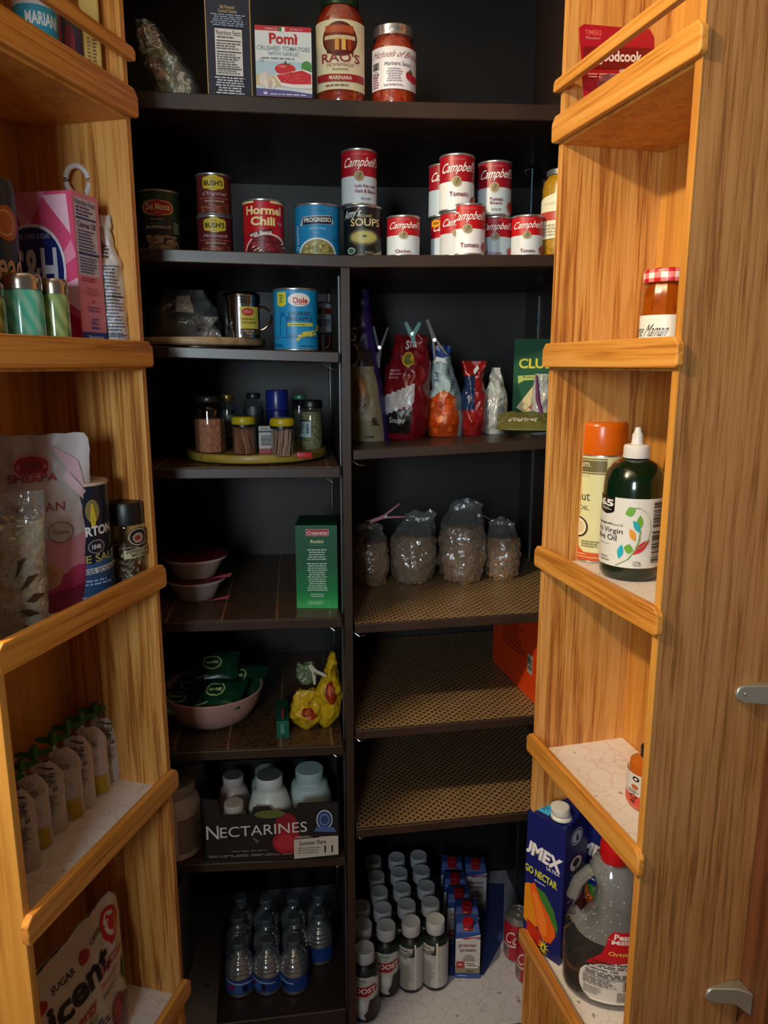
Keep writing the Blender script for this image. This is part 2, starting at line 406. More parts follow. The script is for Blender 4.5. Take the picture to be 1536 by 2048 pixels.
# ------------------------------------------------------------------ placing by what the photo shows
def face_cam(X, Y): return atan2(-X, Y)
class Slot: pass
def slot(pl, pr, pt, pb, z=None, v=None, Y=None, shelf=None, dep=None):
    """centre, half width and height of an upright thing whose outline the photo shows"""
    s = Slot(); cx = (pl+pr)/2; cm = (pt+pb)/2
    if v is not None:
        p = at_v(cx, pb, v); Yc = p.y; z = shelf(uof(p)) if shelf else z
    elif Y is not None: Yc = Y; z = shelf(uof(at_y(cx, pb, Y))) if shelf else z
    else:
        zz = z
        for _ in range(3):
            if shelf: zz = shelf(uof(at_z(cx, pb, zz if zz is not None else shelf(0))))
            p = at_z(cx, pb, zz)
        z = zz; Yc = p.y
        for _ in range(3):
            r = (pr-pl)/2/F*Yc/ray(cx, cm)[1]; Yc = p.y+(dep/2 if dep else r)
    Zc = Yc/ray(cx, cm)[1]; s.r = (pr-pl)/2/F*Zc; s.w = 2*s.r
    s.x = at_y(cx, cm, Yc).x; s.y = Yc; s.z = z
    q = dep/2 if dep else s.r
    s.h = at_y(cx, pt, Yc-q if pt < 728 else Yc+q).z-z
    s.loc = (s.x, s.y, z+H); s.rz = face_cam(s.x, s.y)
    return s

# ================================================================== the room
def plane(name, pts, m, kind='structure'):
    return tag(obj(name, pts, [(0, 1, 2, 3)], m, None, False), kind=kind)
FLM = oak('kitchen_floor_boards', 'y', ('#5a3c24', '#6d4a2e', '#7a5636'), 0.6)
def slabbox(name, x0, x1, y0, y1, z0, z1, m):
    g = G(); g.box(x0, x1, y0, y1, z0, z1); return tag(g.build(name, m, None, False), kind='structure')
slabbox('floor', -2.2, 2.2, -1.6, 2.3, -0.05, 0.0, FLM)
slabbox('wall_back', -2.2, 2.2, 2.3, 2.36, 0.0, 2.75, M('#b9ab95', 0.9))
slabbox('ceiling', -2.2, 2.2, -1.6, 2.36, 2.75, 2.8, M('#cfc7ba', 0.9))

# ================================================================== pantry cabinet
UL, UR, VD = -0.545, 0.415, 0.50
ZB = -1.435                                    # top of the pantry's bottom board
CAB = thing('pantry_cabinet', 'tall dark brown pantry cabinet with two oak doors wide open', 'cabinet', (0, Y0, H), CY)
def fl(px, py):
    p = at_v(px, py, 0.0); return (uof(p), p.z)
class Shelf:
    def __init__(s, a, b, thick):              # a, b = pixels of the front top edge
        (u0, z0), (u1, z1) = fl(*a), fl(*b); s.u0, s.z0 = u0, z0; s.k = (z1-z0)/(u1-u0); s.t = thick
    def __call__(s, u): return s.z0+s.k*(u-s.u0)
def seg_shelf(bends, t, v0=0.0, v1=None, liner=None, lname=None):
    """bends = [(u, ztop)] along the front; board with a bevelled nose"""
    v1 = VD if v1 is None else v1; g = G()
    for (ua, za), (ub, zb) in zip(bends, bends[1:]):
        e = 0.0015
        vs = []
        for (u, z) in ((ua, za), (ub, zb)):
            vs += [(u, v0, z-e), (u, v0+e, z), (u, v1, z), (u, v1, z-t), (u, v0+e, z-t), (u, v0, z-t+e)]
        fs = [(i, (i+1) % 6, (i+1) % 6+6, i+6) for i in range(6)]+[tuple(range(6))[::-1], tuple(range(6, 12))]
        g.add(vs, fs)
    o = g.build('shelf', BRN, CAB, False)
    if liner:
        q = G(); ua, za = bends[0]; ub, zb = bends[-1]; e = 0.0009
        q.add([(ua, v0+0.006, za+e), (ub, v0+0.006, zb+e), (ub, v1-0.01, zb+e), (ua, v1-0.01, za+e),
               (ua, v0+0.006, za), (ub, v0+0.006, zb), (ub, v1-0.01, zb), (ua, v1-0.01, za)],
              [(0, 1, 2, 3), (7, 6, 5, 4), (0, 4, 5, 1), (1, 5, 6, 2), (2, 6, 7, 3), (3, 7, 4, 0)])
        q.build('shelf_liner', liner, o, False)
    return o
UD0, UD1 = fl(683.5, 700)[0], fl(701, 700)[0]   # the divider
# full width shelves
A1 = Shelf((282, 181), (700, 200), 0.025); A2 = Shelf((700, 200), (1115, 209), 0.025)
B1 = Shelf((283, 496), (700, 510), 0.02); B2 = Shelf((700, 510), (1105, 509), 0.02)
um = fl(700, 400)[0]
SA = lambda u: (A1 if u < um else A2)(u)
SB = lambda u: (B1 if u < um else B2)(u)
for S_, t in ((SA, 0.026), (SB, 0.021)):
    seg_shelf([(UL, S_(UL)), (um, S_(um)), (UR, S_(UR))], t)
SCc = Shelf((310, 692), (674, 704), 0.02); SD = Shelf((310, 938), (676, 936), 0.02); SE = Shelf((325, 1248), (680, 1238), 0.02)
SF = Shelf((337, 1509), (686, 1494), 0.02); SG = Shelf((350, 1734), (688, 1718), 0.02)
SH = Shelf((709, 901), (1090, 880), 0.02); SI = Shelf((709, 1251), (1074, 1228), 0.02)
SJ = Shelf((711, 1465), (1068, 1435), 0.02); SK = Shelf((711, 1663), (1064, 1627), 0.02)
ULI, URI = UD0-0.006, UD1+0.004
for S_, ln in ((SCc, None), (SD, LIN_TILE), (SE, LIN_TILE), (SF, LIN_TILE), (SG, LIN_TILE)):
    seg_shelf([(UL, S_(UL)), (ULI, S_(ULI))], 0.019, 0.004, None, ln)
for S_, ln in ((SH, None), (SI, LIN_DOT), (SJ, LIN_DOT), (SK, LIN_DOT)):
    seg_shelf([(URI, S_(URI)), (UR, S_(UR))], 0.0185, 0.004, None, ln)
g = G(); g.box(UD0, UD1, 0.0, VD, ZB, SB(um)-0.021, bev=0.0008); g.build('divider', BRN, CAB, False)
for (a, b) in ((UL-0.02, UL), (UR, UR+0.02)):
    g = G(); g.box(a, b, 0.0, VD+0.01, -H+0.0, 1.1, bev=0.001); g.build('side_panel', BRN, CAB, False)
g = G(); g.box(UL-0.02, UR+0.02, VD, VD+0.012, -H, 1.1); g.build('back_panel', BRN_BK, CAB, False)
g = G(); g.box(UL, UR, 0.0, VD, 0.93, 0.95); g.build('top_panel', BRN, CAB, False)
g = G(); g.box(UL, UR, 0.0, VD, ZB-0.02, ZB, bev=0.001); g.build('bottom_board', BRN, CAB, False)
g = G(); g.box(UL, UR, 0.002, VD-0.002, ZB, ZB+0.001); g.build('shelf_liner', LIN_GREY, CAB, False, label='grey veined liner on the pantry bottom')
g = G(); g.box(UL, UR, 0.02, 0.035, -H, ZB-0.02); g.build('kickboard', BRN, CAB, False)
# slotted metal standards and wire shelf clips
def standard(u, v, z0, z1, side):
    g = G(); g.box(u-0.001, u+0.001, v-0.007, v+0.007, z0, z1, bev=0.0003)
    z = z0+0.02
    while z < z1-0.01:
        g.box(u-0.0012 if side < 0 else u+0.0004, u-0.0004 if side < 0 else u+0.0012, v-0.0025, v+0.0025, z, z+0.008, 1); z += 0.0254
    g.build('shelf_standard', [DULLTIN, M('#0c0c0c', 0.6)], CAB, False)
for v in (0.05, 0.40):
    standard(UD0-0.0015, v, ZB+0.01, SB(um)-0.03, -1); standard(UD1+0.0015, v, ZB+0.01, SB(um)-0.03, 1)
    standard(UR-0.0015, v, ZB+0.01, SB(um)-0.03, -1); standard(UL+0.0015, v, ZB+0.01, SB(um)-0.03, 1)
standard(UR-0.0015, 0.40, SB(UR)+0.01, SA(UR)-0.03, -1)
def clip(u, z, s, v0=0.03):
    g = G(); g.tube([(u, v0+0.05, z+0.002), (u, v0-0.008, z-0.001), (u+s*0.012, v0-0.014, z-0.010), (u+s*0.024, v0-0.004, z-0.012), (u+s*0.03, v0+0.05, z-0.006)], 0.0011, 6)
    g.build('wire_clip', STEEL, CAB)
for S_ in (SCc, SD, SE, SF, SG): clip(UD0-0.001-0.03, S_(UD0)-0.019, 1)
for S_ in (SH, SI, SJ, SK): clip(UD1+0.001, S_(UD1)-0.0185, 1)
g = G(); p0, p1 = at_v(1065, 337, 0.30), at_v(1063, 430, 0.30); p2 = at_v(1050, 341, 0.30)
L0 = lambda p: (uof(p), 0.30, p.z)
a, b, c = L0(p0), L0(p1), L0(p2)
g.tube([(a[0], 0.3, b[2]-0.03), a, c, (c[0]+0.01, 0.32, c[2]-0.006), (a[0]-0.004, 0.33, a[2]-0.01)], 0.0016, 6)
g.build('wire_clip', M('#8fb4ba', 0.3, 0.6), CAB)

# ================================================================== the two doors with their built-in racks
RZ = [0.386, 0.034, -0.316, -0.677, -1.095]     # tops of the shelf rails, relative to the eye
RD, RT = 0.19, 0.012                            # rack depth, board thickness
def rack_frame(F0, xd): return F0, Vector(xd).normalized()
RR = (Vector((0.2807, 1.2822)), Vector((0.246, -0.969)).normalized(), 1, 0.357)
RL = (Vector((-0.3655, 1.1575)), Vector((-0.24, -0.971)).normalized(), -1, 0.36)
def rk(R, l, d):
    F0, x, s, _ = R; y = Vector((-x.y, x.x))*s
    return F0+x*l+y*d
INV = CAB.matrix_world
def door(R, label, brackets):
    F0, xd, s, Ln = R
    rz = atan2(xd.y, xd.x)
    def Yb(a, b): return (min(s*a, s*b), max(s*a, s*b))
    D0, D1 = RD, RD+0.022
    g = G(); g.box(-0.035, Ln+0.052, *Yb(D0, D1), -H+0.11, 1.05, bev=0.002)
    o = g.build('pantry_door', OAK_DK, CAB, False, label=label)
    # door frame in cabinet coordinates
    o.matrix_parent_inverse = Matrix.Identity(4)
    wm = Matrix.Translation((F0.x, F0.y, H)) @ Matrix.Rotation(rz, 4, 'Z')
    cm = Matrix.Translation((0, Y0, H)) @ Matrix.Rotation(CY, 4, 'Z')
    o.matrix_basis = cm.inverted() @ wm
    g = G(); g.box(0.0, RT, *Yb(0.0, RD), -1.42, 0.98, bev=0.0012); g.build('side_panel', OAK_Z, o, False, label='far side panel of the door rack')
    g = G(); g.box(Ln-RT, Ln, *Yb(-0.001, RD), -1.42, 0.98, bev=0.0012)
    sp_ = g.build('side_panel', [OAK_OUT if s > 0 else OAK_BACK], o, False, label='near side panel of the door rack')
    if s > 0:   # darker oak paints the shaded outer face, brighter strip the lit front edge
        g = G(); g.box(Ln-RT-0.0005, Ln+0.0005, *Yb(-0.0035, -0.001), -1.42, 0.98, bev=0.0006); g.build('edge_strip', OAK_BACK, o, False)
    g = G(); g.box(RT, Ln-RT, *Yb(RD-0.006, RD), -1.42, 0.98); g.build('back_panel', OAK_BACK, o, False)
    for i, z in enumerate(RZ+[0.74]):
        zs = z-0.031
        g = G(); g.box(RT, Ln-RT, *Yb(0.0, RD-0.006), zs-0.012, zs, bev=0.0008); g.build('rack_shelf', OAK_BACK, o, False)
        g = G(); g.box(RT, Ln-RT, *Yb(0.001, RD-0.008), zs, zs+0.0008); g.build('shelf_liner', LIN_MARB, o, False)
        rails = [(z-0.039, z)]+([(z+0.036, z+0.054)] if i in (0, 5) else [])
        for (a, b) in rails:
            g = G(); h = b-a; yy = s*-0.011
            # rail with clipped and rounded ends
            L0_, L1_ = -0.006, Ln+0.006; c = min(0.01, h*0.3)
            pts = [(L0_, a+c*0.4), (L0_+c*0.5, a), (L1_-c*0.4, a), (L1_, a+c*0.4), (L1_, b-c), (L1_-c, b), (L0_+c, b), (L0_, b-c)]
            g.prism(pts, min(0, yy)-0.0005*0, max(0, yy))
            r_ = g.build('guard_rail', OAK_X, o, False)
            if h < 0.02: r_['label'] = 'thin upper guard rail'
            md = r_.modifiers.new('b', 'BEVEL'); md.width = 0.002; md.segments = 2; md.limit_method = 'ANGLE'
    for (zb, flip) in brackets:
        g = G()
        # cast corner bracket: leg on the side panel, wing to the door
        x0 = Ln+0.0005
        pts = []
        for k in range(9):
            q = pi/2+pi*k/8; pts.append((RD-0.053+0.012*cos(q), zb+0.012*sin(q)))
        pts += [(RD-0.020, zb-0.015), (RD-0.001, zb-0.024*flip-0.006), (RD-0.001, zb+0.010), (RD-0.02, zb+0.014)]
        n = len(pts)
        vs = [(x0, s*y, z) for y, z in pts]+[(x0+0.006+0.024*max(0, (y-(RD-0.055))/0.055)**1.6, s*y, z) for y, z in pts]
        g.add(vs, [tuple(range(n)), tuple(range(2*n-1, n-1, -1))]+[(i, (i+1) % n, (i+1) % n+n, i+n) for i in range(n)])
        b_ = g.build('corner_bracket', M('#b8bab4', 0.35, 0.75), o, True, 50)
        md = b_.modifiers.new('b', 'BEVEL'); md.width = 0.0015; md.segments = 2
        g = G(); g.lathe([(0.0045, 0), (0.0045, 0.001), (0.003, 0.0022), (0.0012, 0.0022), (0.0012, 0.0012), (0, 0.0012)], 16, f=lambda p: Vector((x0+0.0062+p.z, s*(RD-0.050)+p.x, zb+p.y)))
        g.build('screw', STEEL, o); g = G()
        g.lathe([(0.0035, 0), (0.0035, 0.001), (0.002, 0.002), (0, 0.002)], 14, f=lambda p: Vector((x0+0.018+p.z, s*(RD-0.018)+p.x, zb-0.003+p.y)))
        g.build('screw', STEEL, o)
    return o
door(RL, 'oak door with storage rack open on the left', [])
DR = door(RR, 'oak door with storage rack open on the right', [(-0.452, 0.0), (-0.945, 1.0)])
# neighbouring cabinet stile behind the open right door
p = rk(RR, RR[3]+0.052, RD+0.05)
g = G(); g.box(-0.0, 0.05, 0.0, 0.3, 0.0, 2.3, bev=0.002)
t = thing('tall_cabinet_stile', 'dark stained wood panel beyond the open right door', 'panel', (p.x+0.005, p.y, 0.0), 0.0)
g.build('panel', OAK_DK, t, False)

# ================================================================== builders for the groceries
def can(name, label, s, art, base, group=None, turn=0.0, cat='can', mat=TIN, lab=(0.035, 0.965)):
    t = thing(name, label, cat, s.loc, s.rz+turn, group); r, h = s.r, s.h
    g = G(); e = 0.0011
    g.lathe([(0, 0.003), (r-0.005, 0.003), (r-0.003, 0), (r-0.0004, 0), (r+0.0004, e), (r+0.0002, 0.003), (r-0.0012, 0.0042),
             (r-0.0012, h-0.0042), (r+0.0002, h-0.003), (r+0.0004, h-e), (r-0.0004, h), (r-0.0022, h), (r-0.003, h-0.0035), (r-0.008, h-0.0035), (r-0.0095, h-0.0028), (0, h-0.0028)], 40)
    g.build('can_body', mat, t)
    g = G(); g.tube([(0.006*cos(q)*0.9, 0.010+0.011*sin(q)-0.0, h-0.0016) for q in [2*pi*i/14 for i in range(14)]], 0.0011, 6, closed=True); g.build('pull_tab', mat, t)
    art.sh.insert(0, ([(-pi, 0), (pi, 0), (pi, 1), (-pi, 1)], [(0, 1, 2, 3)], base))
    art.build('printed_label', t, m_cyl(r-0.0009, h*(lab[1]-lab[0]), h*lab[0]), (0.14, None))
    return t
def carton(name, label, s, w, d, h, base, arts, group=None, cat='box', rz=None, loc=None, part='box_body', bev=0.0015, tilt=None):
    """arts = {'front': Art, 'left': Art, 'right': Art, 'top': Art}"""
    t = thing(name, label, cat, loc or s.loc, s.rz if rz is None else rz, group, tilt)
    g = G(); g.box(-w/2, w/2, -d/2, d/2, 0, h, bev=bev); g.build(part, M(base, 0.4), t)
    fns = {'front': m_front, 'left': m_left, 'right': m_right, 'top': m_top}
    for k, a in arts.items(): a.build(k+'_print', t, fns[k](w, d, h), None)
    return t
def jar(name, label, s, prof, glass, t=None, group=None, cat='jar', n=36, part='glass_jar', turn=0, ang=35):
    t = t or thing(name, label, cat, s.loc, s.rz+turn, group)
    g = G(); g.lathe([(a*s.r, b*s.h) for a, b in prof], n); g.build(part, glass, t, ang=ang); return t
def sub(t, name, mat, prof, s=None, n=36, label=None, m2=None, ang=35, c=(0, 0)):
    k = (s.r, s.h) if s else (1, 1)
    g = G(); g.lathe([(a*k[0], b*k[1]) for a, b in prof], n, c=c); return g.build(name, mat, t, ang=ang, label=label)
def crease(p, amp, seed, sc=34):
    q = Vector((p[0]*sc, p[2]*sc*0.8, seed*7.3+p[1]*sc*0.3))
    return amp*(1.6*(0.35-abs(noise.noise(q)))+0.7*(0.3-abs(noise.noise(q*2.3))))
class Bag:
    def __init__(s, w, h, d, wp, dp, amp=0.006, seed=1, pw=2.4, lean=None, sc=34):
        s.w, s.h, s.d, s.wp, s.dp, s.amp, s.seed, s.pw, s.lean, s.sc = w, h, d, wp, dp, amp, seed, pw, lean, sc
    def pt(s, u, v, o=0.0, side=-1):
        uu = max(-1, min(1, u)); x = s.w/2*interp(v, s.wp)*uu
        if s.lean: x += interp(v, s.lean)
        k = max(0.0, 1-abs(uu)**s.pw)**0.75
        y = s.d/2*interp(v, s.dp)*k
        a = s.amp*min(1, 0.25+v)*min(1, v*6+0.1)
        c = crease((x, side*0.1, v*s.h), a, s.seed, s.sc)
        z = v*s.h+(noise.noise(Vector((u*3, s.seed, 2.0)))*0.02*s.h if v > 0.9 else 0)*(v-0.9)*10
        return (x+c*0.4*uu, side*(y+o+max(c, -y*0.6)*min(1, k*3+0.05)), max(z, 0.0005))
    def mesh(s, t, name, mats, rule=None, nu=30, nv=40):
        g = G(); vs = []
        for side in (-1, 1):
            for j in range(nv+1):
                for i in range(nu+1): vs.append(s.pt(-1+2*i/nu, j/nv, 0, side))
        k = (nu+1)*(nv+1); fs, mi = [], []
        for sd in (0, 1):
            for j in range(nv):
                for i in range(nu):
                    a = sd*k+j*(nu+1)+i; f = (a, a+1, a+nu+2, a+nu+1); fs.append(f if sd == 0 else f[::-1])
                    mi.append(rule((-1+2*(i+.5)/nu), (j+.5)/nv, sd) if rule else 0)
        for i in range(nu): fs.append((i+1, i, k+i, k+i+1)); mi.append(0)
        return obj(name, vs, fs, mats, t, True, mi, 60)
def bagart(a, b, t, name='bag_print', base=0.0004, label=None):
    return a.build(name, t, lambda u, v, o: b.pt(u, v, o), (0.09, 0.05), base=base, label=label)
def clipart(t, name, mat, x, z, ang, L=0.06, y=-0.01, w=0.008):
    """spring bag clip: two arms hinged in the middle"""
    g = G(); ca, sa = cos(ang), sin(ang)
    for k in (-1, 1):
        pts = []
        for i in range(7):
            q = i/6; a = -L/2+L*q; off = k*(0.002+0.010*max(0, q-0.5)*2)
            pts.append((x+a*ca-off*sa, y+k*0.001, z+a*sa+off*ca))
        g.tube(pts, [w*0.32]*7, 8)
    g.tube([(x-0.001*sa, y-0.006, z), (x+0.001*sa, y+0.006, z)], 0.004, 10)
    g.build(name, mat, t)
def clip_thing(label, px, py, Y, ang, col, L=0.07, w=0.008):
    p = at_y(px, py, Y); t = thing('bag_clip', label, 'clip', (p.x, p.y, p.z+H), face_cam(p.x, p.y))
    ca, sa = cos(ang), sin(ang)
    for k in (-1, 1):
        g = G(); pts = []
        for i in range(9):
            q = i/8; a = -L/2+L*q; off = k*(0.0015+0.013*max(0, q-0.45)*1.8)
            pts.append((a*ca-off*sa, k*0.0012, a*sa+off*ca))
        g.tube(pts, [w*0.22+w*0.12*sin(pi*i/8) for i in range(9)], 8); g.build('clip_arm', M(col, 0.35), t)
    g = G(); g.lathe([(0, -0.006), (0.0035, -0.006), (0.0035, 0.006), (0, 0.006)], 12, f=lambda p: Vector((p.x, p.z, p.y))); g.build('hinge_pin', STEEL, t)
    return t

# ================================================================== top shelf
def A_(): return Art()
def C_(): return Art(True)
# crumpled produce bag
s = slot(270, 395, 15, 181, v=0.10, shelf=SA)
t = thing('plastic_food_bag', 'crumpled clear bag of pale green and pink food leaning on the top shelf', 'bag', s.loc, s.rz)
b = Bag(s.w*0.72, s.h, 0.07, [(0, .75), (.12, 1.0), (.45, 1.0), (.75, .72), (.93, .42), (1, .25)], [(0, .7), (.15, 1), (.6, .9), (.9, .5), (1, .08)], 0.010, 3, lean=[(0, .018), (.3, .014), (1, -.036)], sc=48)
b.mesh(t, 'clear_film', CRINKLE)
b2 = Bag(s.w*0.66, s.h*0.93, 0.062, b.wp, b.dp, 0.010, 5, lean=b.lean, sc=60)
b2.mesh(t, 'contents', foodmat('mixed_candy', ['#cfc8ac', '#a8bc8c', '#dcb0a4', '#d2ccb2', '#98a87c', '#e0d8c4', '#c8989c'], 70))
# navy box
s = slot(411, 497, -190, 187, v=0.045, shelf=SA, dep=0.06); w, d, h = s.w*1.02, 0.062, s.h*0.80
k = 188/375.0
a = A_().r(-1, 1, 0, 1, '#c8a45a').r(-.96, .96, .008, .997, '#141f38')
f = lambda y: (187-y)/375.0/0.80*1.0
a.r(-.6, .6, f(143), f(50), '#e8e6de').small(-.5, .5, f(70), f(64), 1, '#555555').t('Nutrition Facts', -.54, .54, f(63), f(53), '#333333', b=.01)
a.r(-.54, .54, f(75), f(73), '#222222').small(-.54, .54, f(92), f(77), 3, '#666666', 2).r(-.54, .54, f(97), f(95), '#222222').small(-.54, .54, f(128), f(99), 6, '#666666', 3).r(-.54, .54, f(131), f(129), '#222222').small(-.54, .54, f(141), f(132), 2, '#777777', 4)
a.t('Salt Rimmed', -.34, .3, f(11), f(4), '#d8c28a').t('Cocktail Glasses', -.42, .4, f(19), f(12), '#d8c28a').small(-.85, .85, f(46), f(21), 6, '#9fb0c8', 5, centre=True).small(-.7, .7, f(182), f(146), 7, '#d9dde4', 6, centre=True)
carton('cocktail_mixer_box', 'tall navy box with gold edges and a white facts panel on the top shelf', s, w, d, h, '#141f38', {'front': a, 'right': A_().r(-1, -.92, 0, 1, '#c8a45a').r(.92, 1, 0, 1, '#c8a45a').small(-.7, .7, .1, .6, 18, '#8592a8', 9)})
# tomato carton
s = slot(513, 622, 53, 196, v=0.03, shelf=SA, dep=0.06); w, h = s.w, s.h
a = A_().r(-1, 1, 0, 1, '#e3edee').r(-1, 1, .93, 1, '#c4283a').r(-.16, -.05, .925, .985, '#2f8a4a').r(-.05, .06, .925, .985, '#f4f4f0').r(.06, .17, .925, .985, '#c92a36')
a.t('MADE IN', -.62, -.22, .945, .97, '#f0d8d8').t('ITALY', .25, .7, .945, .97, '#f0d8d8')
a.t('Pom\u00ec', -.5, .5, .745, .90, '#c01a28', b=.035).t('CRUSHED TOMATOES', -.94, .94, .655, .715, '#6b8f96', b=.005).t('WITH GARLIC', -.56, .56, .585, .635, '#6b8f96', b=.005).small(-.78, .78, .525, .56, 1, '#7d8f92', 1)
a.r(-1, 1, .30, .50, '#b9d8e6').p([(-1, .3), (1, .3), (1, .12), (-1, .16)], '#d8c79c').e(.62, 1, .36, .52, '#4e9a4c').e(.7, 1, .28, .42, '#3f8a44')
a.e(-.32, .42, .31, .475, '#cf2630').e(-.2, .1, .41, .45, '#e8746c').p([(.0, .47), (.06, .52), (.12, .47), (.3, .485), (.1, .455), (-.12, .485)], '#2f6a34')
a.p([(-.35, .30), (.7, .40), (1, .36), (1, .13), (.4, .12), (-.1, .15)], '#eef0ee').p([(-.28, .30), (.66, .385), (.97, .33), (.97, .19), (.3, .18), (-.1, .20)], '#d02534')
for i in range(46):
    rr = random.Random(i); x, y = rr.uniform(-.15, .9), rr.uniform(.2, .34); a.e(x, x+.07, y, y+.018, rr.choice(['#e34a50', '#b81c2a', '#e8605c']), 8)
a.e(-.9, -.45, .13, .34, '#e6e0d2').e(-.72, -.3, .09, .26, '#efe9dd').e(-.6, -.42, .1, .25, '#cdb8b0', 12).e(-.62, -.5, .14, .36, '#d9cdbd', 12).p([(-1, 0), (1, 0), (1, .05), (.2, .085), (-1, .105)], '#5c5a9a').small(-.5, .8, .015, .04, 1, '#e8e8f4', 2).e(-.75, -.6, .015, .06, '#d8d8f0').ring(-.85, -.72, .48, .53, '#4a8a78', .2)
carton('tomato_carton', 'small white and red carton of crushed tomatoes on the top shelf', s, w, 0.062, h, '#c4283a', {'front': a, 'right': A_().r(-1, 1, 0, 1, '#d8e0e0').small(-.7, .7, .1, .8, 14, '#888888')})
# tall sauce jar
def saucejar(label, s, lidprof, body, art, lz, lid, name='sauce_jar', prof=None):
    prof = prof or [(0, 0.004), (.82, 0), (.97, .02), (1, .06), (1, .72), (.95, .80), (.72, .88), (.70, .90)]
    t = thing(name, label, 'jar', s.loc, s.rz)
    sub(t, 'sauce', body, [(a*.965, b) for a, b in prof]+[(0, prof[-1][1])], s)
    sub(t, 'glass', GLASS, prof, s)
    sub(t, 'lid', lid, lidprof, s, 40)
    art.build('printed_label', t, m_cyl(s.r+0.0006, s.h*(lz[1]-lz[0]), s.h*lz[0]), (0.14, None)); return t
SAUCE = foodmat('red_tomato_sauce', ['#9c2a12', '#b23a18', '#8e200e', '#c04a22'], 160, 0.25, 0.1)
s = slot(630, 731, -28, 203, v=0.055, shelf=SA)
f = lambda y: (177-y)/141.0
a = C_().r(-.93, .93, 0, 1, '#ece4bd').e(-.66, .64, f(110), f(40), '#4c1a16').e(-.60, .58, f(106), f(44), '#7a2418')
for i, (x0, x1, y0, y1, c) in enumerate([(-.55, .5, 62, 48, '#b8562e'), (-.58, .56, 76, 68, '#d9c9a0'), (-.5, -.3, 98, 76, '#6a3a1c'), (-.2, -.05, 100, 74, '#e0a040'), (.05, .2, 100, 74, '#f0c060'), (.28, .4, 98, 76, '#b04820'), (-.5, .48, 104, 98, '#5a1c14')]): a.r(x0, x1, f(y0), f(y1), c)
a.t("RAO'S", -.68, .7, f(122), f(103)+.0, '#8e2430', b=.012).t('HOMEMADE', -.5, .5, f(131), f(124.5), '#9a5560').small(-.3, .3, f(139), f(135), 1, '#8a6a5a', 2)
a.p([(-.86, f(159)), (0, f(162)), (.86, f(159)), (.86, f(144)), (0, f(147)), (-.86, f(144))], '#a8242e').t('MARINARA', -.42, .42, f(157), f(149), '#efe6cc', b=.02, arc=-.01).small(-.55, .55, f(172), f(167), 1, '#6a4a3a', 3)
saucejar('tall tomato sauce jar with cream arched label on the top shelf', s, [(.66, .885), (.74, .89), (.74, .99), (.7, 1), (0, 1)], SAUCE, a, (.115, .722), M('#2f4a38', 0.3, 0.6))
s = slot(741, 832, 41, 204, v=0.055, shelf=SA)
f = lambda y: (178-y)/80.0
a = C_().r(-.9, .98, 0, 1, '#e6e4ea').t('Michaels of Brooklyn', -.82, 1.05, f(122), f(106), '#8a2436', sh=.5, b=.0).t('Marinara Sauce', -.36, .72, f(134), f(126), '#5a5068', b=.01).small(-.3, .4, f(165), f(138), 6, '#8f8aa0', 3, centre=True)
a.bars(-.83, -.58, f(140), f(126), n=14).small(-.83, -.56, f(175), f(146), 6, '#b06070', 5).e(.52, .8, f(160), f(142), '#b02030').e(.62, .95, f(163), f(148), '#c03040').p([(.6, f(146)), (.7, f(138)), (.8, f(146))], '#3a6a3a').ring(-.8, -.6, f(155), f(143), '#706880', .2).small(-.4, .6, f(173), f(168), 1, '#9c94a8', 8)
jp = [(0, 0.004), (.84, 0), (.97, .02), (1, .05), (1, .70), (.96, .77), (.84, .83), (.82, .86)]
saucejar('short tomato sauce jar with white label and silver lid on the top shelf', s, [(.84, .865), (.9, .87), (.9, .90), (.87, .905), (.89, .94), (.89, .985), (.84, 1), (0, .995)], SAUCE, a, (.19, .70), STEEL, prof=jp)

# ================================================================== shelf of soup cans
s = slot(279, 359, 377, 498, v=0.09, shelf=SB)
a = C_().r(-1, 1, .30, 1, '#143a1e').r(-.95, .55, 0, .62, '#1c2420').e(-.78, .68, .60, .86, '#d8b860', k=2.4).e(-.72, .62, .615, .845, '#a81c24', k=2.4).e(-.3, .2, .58, .88, '#a81c24').t('Del Monte', -.62, .52, .69, .80, '#e8dcc0', b=.02).small(-.25, .2, .64, .66, 1, '#d8a890').t('Bavarian', -.42, .2, .52, .56, '#b8b8a8', sh=.6).small(-.5, .3, .455, .475, 1, '#888878').t('SAUERKRAUT', -.66, .52, .38, .43, '#c8c0a8', b=.02)
for i in range(40):
    rr = random.Random(i+80); x, y = rr.uniform(-.72, .5), rr.uniform(.0, .24); a.e(x, x+.3, y, y+.06, rr.choice(['#9a8468', '#857052', '#a8927a', '#6e5c44']), 10)
a.ring(.25, .8, .02, .2, '#b8a890', .12).small(.62, .9, .3, .5, 6, '#98a088')
can('vegetable_can', 'dark green sauerkraut can with red crest at the left end of the soup shelf', s, a, '#12321b')
def beans(word, col):
    a = C_().e(-.62, .60, .62, .94, '#c8b430', k=5).e(-.5, .48, .58, .985, '#c8b430').t("BUSH'S", -.54, .52, .70, .84, '#1c1410', b=.03).small(-.2, .18, .87, .9, 1, '#6a5a20').small(-.15, .15, .63, .65, 1, '#3a3a10')
    a.t(word, -.64, .66, .43, .55, '#c9a8a0', sh=1.2).r(-.8, .8, .375, .39, '#c06060').t('BAKED BEANS', -.52, .55, .285, .33, '#b8a878', b=.03)
    a.e(-.85, .9, -.12, .27, col[1])
    for i in range(60):
        rr = random.Random(i+7); x, y = rr.uniform(-.8, .72), rr.uniform(.0, .2)
        if (x/.85)**2+((y-.05)/.2)**2 < 1: a.e(x, x+.16, y, y+.045, rr.choice(['#8a4a30', '#7a3824', '#9c5a3c', '#6a2c1c']), 10)
    return a
s = slot(395, 466, 429, 502, v=0.10, shelf=SB)
